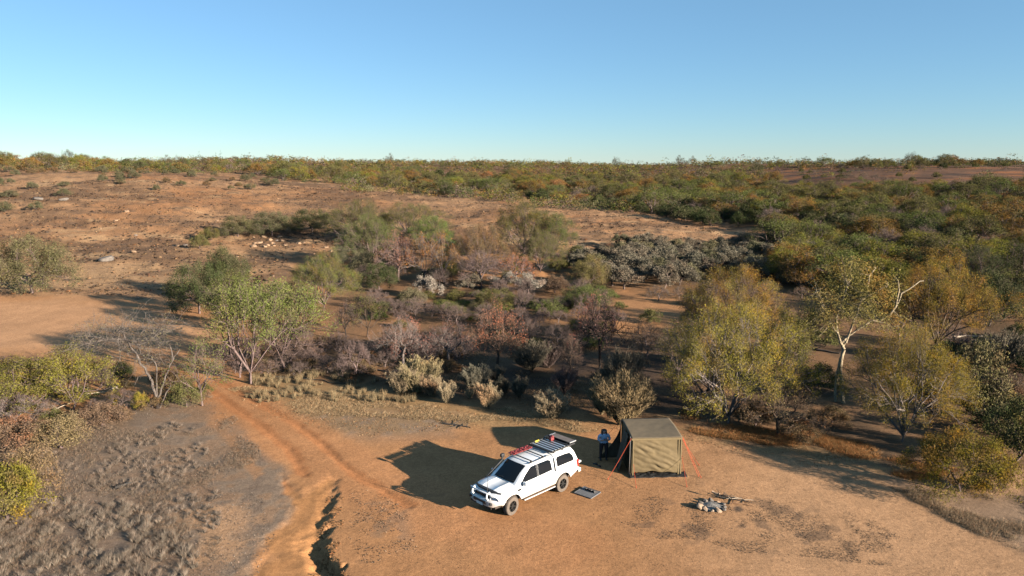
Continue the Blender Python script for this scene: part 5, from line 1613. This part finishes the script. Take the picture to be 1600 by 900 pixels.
def build_person():
    # faces -y (towards the camera); height 1.66
    V = [(0, 0, .95), (0, .005, 1.12), (0, .01, 1.27), (0, .015, 1.37), (0, .0, 1.44), (0, -.015, 1.50), (0, -.02, 1.585),   # 0 pelvis .. 6 skull
         (.10, 0, .89), (.115, -.01, .50), (.12, .02, .09), (.125, -.13, .04),       # left leg 7-10
         (-.10, 0, .89), (-.125, .0, .50), (-.135, .03, .09), (-.15, -.12, .04),     # right leg 11-14
         (.19, .01, 1.345), (.255, .0, 1.10), (.12, -.19, 1.14), (.03, -.225, 1.19),      # left arm 15-18
         (-.19, .01, 1.345), (-.255, .0, 1.10), (-.12, -.19, 1.14), (-.02, -.225, 1.18)]  # right arm 19-22
    E = [(0, 1), (1, 2), (2, 3), (3, 4), (4, 5), (5, 6), (0, 7), (7, 8), (8, 9), (9, 10), (0, 11), (11, 12), (12, 13), (13, 14),
         (3, 15), (15, 16), (16, 17), (17, 18), (3, 19), (19, 20), (20, 21), (21, 22)]
    Rr = [(.185, .15), (.175, .145), (.185, .14), (.15, .10), .06, .065, (.085, .10), .12, .075, .05, .04, .12, .075, .05, .04,
          .085, .06, .042, .034, .085, .06, .042, .034]
    me = skin_mesh('person', V, E, Rr)
    for m in (M_PANT, M_SHIRT, M_SKIN, M_SHOE):
        me.materials.append(m)
    for p in me.polygons:
        c = p.center
        near_hand = (c.y < -.10 and abs(c.x) < .235 and 1.02 < c.z < 1.30)
        if c.z < .09: k = 3
        elif c.z < .97 and abs(c.x) < .24: k = 0
        elif c.z > 1.425: k = 2
        elif near_hand and c.y < -.15: k = 2
        else: k = 1
        p.material_index = k
        p.use_smooth = True
    o = link('person', me)
    tag(o, 'person in light blue shirt and dark trousers standing by the tent, looking at a phone', 'person')
    # fingers: short chains wrapped round the phone
    for s in (1, -1):
        fv, fe, fr_ = [(s * .03, -.225, 1.185)], [], [.022]
        for k in range(4):
            b = len(fv)
            z = 1.160 + k * .020
            fv += [(s * .012, -.245, z + .01), (-s * .012, -.262, z + .012), (-s * .03, -.258 + .004 * k, z + .015)]
            fe += [(0, b), (b, b + 1), (b + 1, b + 2)]
            fr_ += [.0095, .009, .008]
        b = len(fv)
        fv += [(s * .028, -.25, 1.235), (s * .015, -.268, 1.262)]
        fe += [(0, b), (b, b + 1)]; fr_ += [.011, .009]
        hm = skin_mesh('hand', fv, fe, fr_, 0, 1)
        hm.materials.append(M_SKIN)
        for p in hm.polygons: p.use_smooth = True
        link('hand', hm, o)
    # face: nose, eyes, mouth, ears
    bm = bmesh.new()
    box(bm, (0, -.128, 1.575), (.024, .035, .045), Matrix.Rotation(.3, 4, 'X'), .008); bm_obj('nose', bm, M_SKIN, o)
    for s in (1, -1):
        bm = bmesh.new(); bmesh.ops.create_uvsphere(bm, u_segments=8, v_segments=6, radius=.012, matrix=Matrix.Translation((s * .034, -.105, 1.597))); bm_obj('eye', bm, M_HAIR, o)
        bm = bmesh.new(); box(bm, (s * .088, -.01, 1.585), (.02, .035, .055), None, .008); bm_obj('ear', bm, M_SKIN, o)
    bm = bmesh.new(); box(bm, (0, -.112, 1.535), (.045, .012, .012), None, .004); bm_obj('mouth', bm, M_REDL, o)
    # hair: cap and long locks to the chest
    hv = [(0, .005, 1.63), (0, .06, 1.60), (0, .09, 1.50), (0, .09, 1.38), (.085, .03, 1.57), (.10, .0, 1.47), (.095, -.06, 1.36), (-.085, .03, 1.57), (-.10, .0, 1.47), (-.095, -.06, 1.36)]
    he = [(0, 1), (1, 2), (2, 3), (0, 4), (4, 5), (5, 6), (0, 7), (7, 8), (8, 9)]
    hm = skin_mesh('hair', hv, he, [(.09, .085), (.10, .06), (.10, .05), .06, .045, .042, .03, .045, .042, .03], 0, 2)
    hm.materials.append(M_HAIR)
    for p in hm.polygons: p.use_smooth = True
    link('hair', hm, o)
    p = gp(943, 719)
    o.location = (p.x, p.y, p.z)
    o.scale = (1.18, 1.12, 1.0)
    o.rotation_euler = (0, 0, math.radians(8))
    # the phone
    bm = bmesh.new(); box(bm, (0, -.262, 1.20), (.14, .012, .075), Matrix.Rotation(-.5, 4, 'X'), .004)
    ph = bm_obj('phone', bm, M_BLACK)
    ph.matrix_world = Matrix.Translation(o.location) @ Matrix.Rotation(math.radians(8), 4, 'Z')
    tag(ph, 'dark phone held at chest height by the person', 'phone')
build_person()

# pair of shoes, dropped by the tent door
def shoe(name, loc, rz, label, mat, sc=1.0):
    bm = bmesh.new()
    st = [(-.13, .035, .06, .10), (-.08, .04, .05, .11), (0, .042, .035, .085), (.07, .05, .03, .065), (.13, .038, .03, .045), (.15, .015, .03, .03)]
    loft(bm, [[(x, -w, .0), (x, w, 0), (x, w * .9, h * .6), (x, w * .4, h), (x, -w * .4, h), (x, -w * .9, h * .6)] for x, w, _, h in st], closed=True)
    o = bm_obj(name, bm, mat, None, 60)
    o.location = loc; o.rotation_euler = (0, 0, rz); o.scale = (sc, sc, sc)
    return tag(o, label, 'shoe', 'dark shoes lying about')
for k, (px, py, rz, lab) in enumerate([(930, 726, 2.4, 'dark shoe near the person, the farther from the tent'), (936, 729, 2.0, 'dark shoe near the person, the nearer to the tent')]):
    p = gp(px, py); shoe('shoe', p, rz, lab, M_SHOE)

# grey mat with shoes on it
M_MAT = simple('grey_mat', (.12, .12, .125), .7, 0, .15, 6)
M_MATE = simple('mat_edge', (.13, .13, .135), .5, .2, .1, 6)
def build_mat():
    cs = [Vector(flat(*p) + (0,)) for p in [(896, 770), (914, 762.5), (940, 770), (922, 780)]]
    c = sum(cs, Vector()) / 4
    ex = ((cs[2] - cs[1]) + (cs[3] - cs[0])) / 2; ey = ((cs[1] - cs[0]) + (cs[2] - cs[3])) / 2
    ang = math.atan2(ex.y, ex.x)
    z = max(gz(p.x, p.y) for p in cs + [c])
    m = link('camp_mat', None, None, (c.x, c.y, z + .03), (0, 0, ang))
    tag(m, 'grey rectangular mat lying flat on the sand beside the car', 'mat')
    w, h = ex.length, ey.length
    bm = bmesh.new(); box(bm, (0, 0, 0), (w, h, .035), None, .006); bm_obj('top', bm, M_MAT, m)
    bm = bmesh.new()
    for s in (1, -1):
        box(bm, (s * w / 2, 0, .002), (.03, h, .05), None, .004); box(bm, (0, s * h / 2, .003), (w, .03, .046), None, .004)
    bm_obj('rim_frame', bm, M_MATE, m)
    mw = Matrix.Translation((c.x, c.y, z + .05)) @ Matrix.Rotation(ang, 4, 'Z')
    for k, lab in enumerate(['dark shoe on the grey mat, first from the car', 'dark shoe on the grey mat, second from the car', 'dark shoe on the grey mat, third from the car', 'dark shoe on the grey mat, last from the car']):
        p = mw @ Vector((-w * .18 + k * .15, h * .27, 0))
        shoe('shoe', p, ang + 1.5 + .2 * math.sin(k * 2), lab, M_SHOE)
build_mat()

# ------------------------------------------------------------------ fire place, logs, stones
def rock_mesh(seed, sub=3, amp=.28):
    bm = bmesh.new()
    bmesh.ops.create_icosphere(bm, subdivisions=sub, radius=.5)
    rng = np.random.default_rng(seed)
    pl = rng.normal(0, 1, (9, 3)); pl /= np.linalg.norm(pl, axis=1, keepdims=True)
    co = np.array([v.co[:] for v in bm.verts])
    for n_, d in zip(pl, rng.uniform(.30, .45, 9)):
        e = co @ n_ - d
        co -= np.maximum(e, 0)[:, None] * n_ * .9
    nz = fbm(co[:, 0] * 3 + seed, co[:, 1] * 3 + co[:, 2] * 2, .8, 4, seed)
    co *= (1 + nz * amp * .25)[:, None]
    for v, q in zip(bm.verts, co): v.co = q
    me = bpy.data.meshes.new('rock'); bm.to_mesh(me); bm.free()
    return me
M_ROCK = simple('granite', (.22, .14, .085), .9, 0, .35, 3.5, bump=.6)
M_ROCKP = simple('pale_stone', (.25, .175, .12), .9, 0, .25, 6, bump=.5)
M_ROCKD = simple('sooty_stone', (.12, .10, .085), .9, 0, .4, 6, bump=.5)
RK = {}
for nm, mt in (('a', M_ROCK), ('b', M_ROCKP), ('c', M_ROCKD)):
    RK[nm] = []
    for s in range(4):
        me = rock_mesh(10 + s + ord(nm)); me.materials.append(mt)
        RK[nm].append(me)

fc = gp(1112, 792)
ring = []
rr_ = random.Random(9)
RINGL = ['nearest the tent', 'with a pale top facing the open sand', 'cracked and sooty, towards the tent', 'small and black at the back', 'flat and grey at the back', 'beside the stick pile',
         'largest and palest, at the front right', 'pale and low at the front', 'rounded at the front', 'sooty at the front left', 'leaning inward at the left', 'broken at the left edge']
for k in range(12):
    a = k * 2 * math.pi / 12 + .3
    x, y = fc.x + math.cos(a) * .55, fc.y + math.sin(a) * .48
    s = rr_.uniform(.17, .29) if k != 6 else .38
    o = link('fire_stone', RK['b' if k in (1, 6, 7, 8, 9) else 'c'][k % 4], None, (x, y, gz(x, y) + s * .18), (rr_.uniform(-.4, .4), rr_.uniform(-.4, .4), rr_.uniform(0, 6)))
    o.scale = (s * 1.3, s, s * .75)
    tag(o, 'fire ring stone, ' + RINGL[k], 'stone', 'stones of the fire ring')
def ash():
    U, A = np.meshgrid(np.linspace(0, 1, 10), np.linspace(0, 2 * math.pi, 25)[:-1], indexing='ij')
    r = U * .58
    x, y = fc.x + np.cos(A) * r, fc.y + np.sin(A) * r * .88
    z = ground_z(x.ravel(), y.ravel()).reshape(x.shape) + .012 + .06 * (1 - U ** 2) + fbm(x, y, .18, 3, 5) * .025 * (1 - U)
    i = np.arange(9)[:, None]; j = np.arange(24)[None]; j2 = (j + 1) % 24
    F = np.stack([i * 24 + j, i * 24 + j2, (i + 1) * 24 + j2, (i + 1) * 24 + j], -1)
    me = mesh_np('ash_bed', np.stack([x.ravel(), y.ravel(), z.ravel()], 1), F.ravel(), 4, [simple('ash', (.17, .155, .14), .95, 0, .8, 9, bump=.6)], smooth=True)
    stuff(link('ash_bed', me), 'grey ash and charcoal inside the fire ring', 'ash')
ash()
M_CHAR = simple('charred_wood', (.03, .026, .023), .85, 0, .4, 14, bump=.4)
M_WOODB = simple('brown_wood', (.16, .085, .045), .85, 0, .3, 10, bump=.4)
M_WOODG = simple('weathered_wood', (.36, .29, .22), .9, 0, .3, 10, bump=.4)
def log(px0, py0, px1, py1, r, mat, label, cat='log', lift=0.0, name='dead_branch', fork=0, seed=1, z1=0.0):
    rng = np.random.default_rng(seed)
    a, b = gp(px0, py0), gp(px1, py1)
    n = 7
    pts = []
    for k in range(n):
        t = k / (n - 1)
        p = a.lerp(b, t) + Vector(rng.normal(0, .04, 3)) * (1 if 0 < k < n - 1 else 0) * (a - b).length * .6
        p.z = gz(p.x, p.y) + r * .7 + lift + z1 * t + abs(rng.normal(0, .02))
        pts.append(p)
    bm = bmesh.new()
    tube(bm, pts, [r * (1 - .5 * k / (n - 1)) for k in range(n)], 7)
    for f in range(fork):
        p = pts[1 + f % (n - 2)]
        d = Vector(rng.normal(0, 1, 3)); d.z = abs(d.z) * .6
        d = d.normalized() * rng.uniform(.25, .5) * (a - b).length * .8
        tube(bm, [p, p + d * .5 + Vector(rng.normal(0, .03, 3)), p + d], [r * .55, r * .4, r * .15], 5)
    o = bm_obj(name, bm, mat, None, 60)
    return tag(o, label, cat)
log(1112, 777, 1124, 780, .06, M_ROCKP, 'short pale split log on the back of the fire ring', lift=.18, seed=2, name='split_log')
log(1118, 776, 1172, 786, .035, M_CHAR, 'charred branch beside the fire, longest in the pile', fork=5, seed=3)
log(1122, 774, 1150, 779, .03, M_CHAR, 'charred branch at the back of the stick pile', fork=4, seed=4)
log(1135, 782, 1178, 784, .02, M_WOODG, 'thin grey stick with a forked tip on the stick pile', fork=3, seed=5, lift=.05)
log(1140, 788, 1176, 791, .03, M_WOODB, 'reddish-brown stick at the front of the stick pile', fork=1, seed=6)
log(1125, 780, 1160, 781, .025, M_CHAR, 'black stick across the middle of the stick pile', fork=4, seed=7, lift=.06)
log(693, 663, 735, 669, .05, M_CHAR, 'black charred branch lying on the sand behind the car', fork=6, seed=8)
log(180, 765, 205, 757, .09, M_CHAR, 'short charred stump lying in the grass at lower left', fork=2, seed=9, name='charred_stump')
log(172, 617, 192, 606, .14, M_WOODG, 'thick weathered grey log under the left acacias', fork=1, seed=10, lift=.12, name='fallen_log')
log(120, 620, 176, 614, .04, M_WOODG, 'thin grey branch running into the weathered log', fork=2, seed=11, lift=.1)
log(75, 613, 112, 632, .035, M_WOODG, 'curved white branch hanging out of the left-edge acacia', fork=3, seed=12, lift=.35)
log(85, 643, 112, 632, .035, M_WOODG, 'white fallen branch at the foot of the round acacia', fork=1, seed=13, lift=.1)
log(590, 580, 650, 588, .06, M_CHAR, 'dark fallen branch lying under the bare bushes', fork=2, seed=14)
log(430, 590, 540, 600, .05, M_CHAR, 'dark fallen branch behind the straw tussocks', fork=2, seed=15)
log(1255, 557, 1310, 566, .11, M_CHAR, 'dark leaning log beside the white gum trunk', fork=1, seed=16, lift=.6, name='fallen_log')
log(1245, 503, 1256, 506, .08, M_WOODG, 'white broken limb left of the white gum', fork=2, seed=17, lift=.3)
log(1490, 528, 1550, 526, .09, M_WOODG, 'grey log in the shade of the orange-gold acacia', fork=1, seed=18, name='fallen_log')

# boulders on the slope
BL = [('boulder', 168, 407, 26, 'dark flat rock slab sitting alone on the lower slope'), ('boulder', 60, 312, 16, 'dark rock ledge high at the left of the slope'), ('boulder', 100, 313, 15, 'pale rock beside the dark ledge high on the slope'),
      ('boulder', 278, 385, 11, 'small boulder left of the small shrub pair'), ('boulder', 290, 384, 9, 'small dark boulder right below the shrub row')]
for nm, px, py, w, lab in BL:
    p = gp(px, py); s = w * p.y / FPX
    o = link('boulder', RK['c' if 'dark' in lab else 'a'][px % 4], None, p + Vector((0, 0, s * .1)), (0, .1, px * .1)); o.scale = (s, s * .8, s * .42)
    tag(o, lab, 'boulder', 'boulders on the slope')
for k in range(46):
    if k < 20:
        px, py = rr_.uniform(395, 462), rr_.uniform(370, 386); lab = 'tan boulder in the outcrop below the grey-green shrubs'
    elif k < 30:
        px, py = rr_.uniform(455, 560), rr_.uniform(378, 402); lab = 'shaded boulder in the rocky strip left of the autumn thicket'
    else:
        px, py = rr_.uniform(100, 700), rr_.uniform(320, 440); lab = 'lone small rock dotted on the open granite slope'
    p = gp(px, py); s = rr_.uniform(4, 11) * p.y / FPX
    o = link('boulder', RK['a' if k % 4 else 'c'][k % 4], None, p + Vector((0, 0, s * .02)), (rr_.uniform(-.2, .2), rr_.uniform(-.2, .2), rr_.uniform(0, 6))); o.scale = (s, s * .8, s * rr_.uniform(.5, .8))
    tag(o, lab, 'boulder', 'boulders on the slope')

# ------------------------------------------------------------------ white gum and dead tree
def limb(segs, pts, r0, r1, sub=3, rng=None, jit=.03):
    pts = [np.array(p, float) for p in pts]
    L_ = []
    for a, b in zip(pts, pts[1:]):
        for k in range(sub):
            L_.append(a + (b - a) * k / sub)
    L_.append(pts[-1])
    n = len(L_)
    if rng is not None:
        ln = np.linalg.norm(pts[-1] - pts[0])
        for k in range(1, n - 1): L_[k] = L_[k] + rng.normal(0, jit * ln / 3, 3)
    for k in range(n - 1):
        ra, rb = r0 + (r1 - r0) * k / (n - 1), r0 + (r1 - r0) * (k + 1) / (n - 1)
        segs.append((L_[k], L_[k + 1], ra, rb))
    return L_[-1]

def white_gum():
    rng = np.random.default_rng(801)
    p = gp(1312, 630)
    S_ = (p.y * CP + CAM_H * SP) / FPX          # metres per photo pixel at the tree
    def q(px, py, dy=0): return np.array([(px - 1312) * S_, dy, (630 - py) * S_ * 1.03])
    segs = []
    limb(segs, [q(1318, 630), q(1311, 600), q(1309, 570), q(1312, 545), q(1306, 535)], .125, .09, 3, rng)
    limb(segs, [q(1308, 628, .2), q(1306, 600, .3), q(1309, 560, .2), q(1314, 535, .1)], .09, .07, 3, rng)
    fork = q(1306, 535)
    ends = []
    for path in ([(1306, 535), (1300, 520), (1290, 508), (1284, 493)], [(1306, 535), (1316, 526), (1330, 515), (1345, 508), (1362, 502)], [(1314, 535), (1322, 515), (1328, 490), (1332, 470), (1340, 450)],
                 [(1300, 520), (1296, 495), (1300, 470), (1306, 445)], [(1330, 515), (1350, 500), (1372, 505)], [(1362, 502), (1378, 492), (1386, 478), (1393, 460), (1412, 445), (1425, 441)], [(1386, 478), (1388, 455), (1384, 440)],
                 [(1284, 493), (1272, 475), (1260, 455)], [(1332, 470), (1352, 455), (1366, 445)], [(1340, 450), (1338, 432), (1345, 420)]):
        dy = rng.uniform(-.8, .8)
        ends.append(limb(segs, [q(x, y, dy * k / len(path)) for k, (x, y) in enumerate(path)], .075, .03, 2, rng))
    cen = []
    for cx, cy, w, h, n in ((1275, 470, 38, 26, 60), (1300, 445, 45, 22, 70), (1340, 440, 42, 22, 60), (1265, 500, 26, 22, 36), (1330, 475, 40, 26, 60), (1365, 460, 30, 22, 40), (1295, 490, 36, 24, 45), (1350, 495, 34, 16, 30), (1310, 420, 32, 12, 30), (1385, 505, 22, 14, 20)):
        for _ in range(n):
            a, r = rng.uniform(0, 6.28), math.sqrt(rng.random())
            c = q(cx + math.cos(a) * r * w, cy + math.sin(a) * r * h, rng.normal(0, 1.1))
            cen.append(c)
    cen = np.array(cen)
    allend = np.array([s[1] for s in segs[8:]])
    for c in cen[::2]:
        e = allend[np.argmin(((allend - c) ** 2).sum(1))]
        m = (e + c) / 2 + rng.normal(0, .1, 3)
        segs += [(e, m, .016, .010), (m, c, .010, .004)]
    V, F = tubes(segs, 7)
    o = link('gum_tree', None, None, p - Vector((0, 0, .05)))
    tag(o, 'tall white-barked gum tree with twin trunk and sparse green leaves', 'tree')
    w = link('trunk', mesh_np('gum_wood', V, F.ravel(), 4, [M_BARK], smooth=True), o); w.color = (.29, .23, .155, 1)
    LV, LF, LA = leaves(rng, cen, (.24, .24, .18), 52, .13, .034, up=-.3)
    cm = mesh_np('gum_crown', LV, LF, 4, [M_LEAF]); col_attr(cm, 'leaf', LA)
    k = link('crown', cm, o); k.color = (.175, .145, .045, .2)
white_gum()

def dead_tree():
    rng = np.random.default_rng(900)
    p = gp(246, 638)
    S_ = (p.y * CP + CAM_H * SP) / FPX
    def q(px, py, dy=0): return np.array([(px - 246) * S_, dy, (638 - py) * S_ * 1.03])
    segs, black = [], []
    limb(black, [q(246, 638), q(247, 618)], .13, .11, 2, rng)
    limb(segs, [q(246, 620), q(240, 595), q(234, 582), q(222, 560), q(212, 538), q(204, 520)], .10, .05, 3, rng)
    limb(segs, [q(248, 620), q(258, 600), q(268, 580), q(275, 562), q(288, 545)], .07, .03, 3, rng)
    limb(segs, [q(275, 562), q(276, 550), q(273, 538)], .045, .03, 3, rng)
    limb(segs, [q(247, 620), q(249, 590), q(250, 570), q(244, 558)], .05, .03, 3, rng)
    limb(segs, [q(250, 636), q(262, 612), q(270, 600)], .05, .03, 3, rng)
    limb(segs, [q(234, 582), q(220, 588), q(214, 600)], .03, .015, 3, rng)
    T = []
    for cx, cy, w, h, n in ((205, 515, 70, 28, 300), (165, 530, 38, 22, 90), (250, 525, 45, 26, 110), (235, 560, 40, 22, 60)):
        for _ in range(n):
            a, r = rng.uniform(0, 6.28), math.sqrt(rng.random())
            T.append(q(cx + math.cos(a) * r * w, cy + math.sin(a) * r * h, rng.normal(0, 1.5)))
    T = np.array(T)
    segs += branching(rng, q(212, 538), T, .0058, .38)
    T2 = np.repeat(T, 3, axis=0)
    end = T2 + rng.normal(0, .2, T2.shape)
    segs += [(a, b, .006, .003) for a, b in zip(T2, end)]
    V, F = tubes(segs, 5)
    o = link('dead_tree', None, None, p - Vector((0, 0, .05)))
    tag(o, 'dead grey tree with burnt black foot and wide leafless crown beside the track', 'tree')
    w = link('branches', mesh_np('dead_wood', V, F.ravel(), 4, [M_BARK], smooth=True), o); w.color = (.105, .086, .075, 1)
    V, F = tubes(black, 8)
    w = link('burnt_base', mesh_np('dead_base', V, F.ravel(), 4, [M_BARK], smooth=True), o); w.color = (.025, .02, .018, 1)
    LV, LF, LA = leaves(rng, T[::3], (.14, .14, .1), 7, .11, .03)
    cm = mesh_np('dead_crown', LV, LF, 4, [M_LEAF]); col_attr(cm, 'leaf', LA)
    k = link('dry_leaves', cm, o); k.color = (.14, .12, .06, .1)
dead_tree()
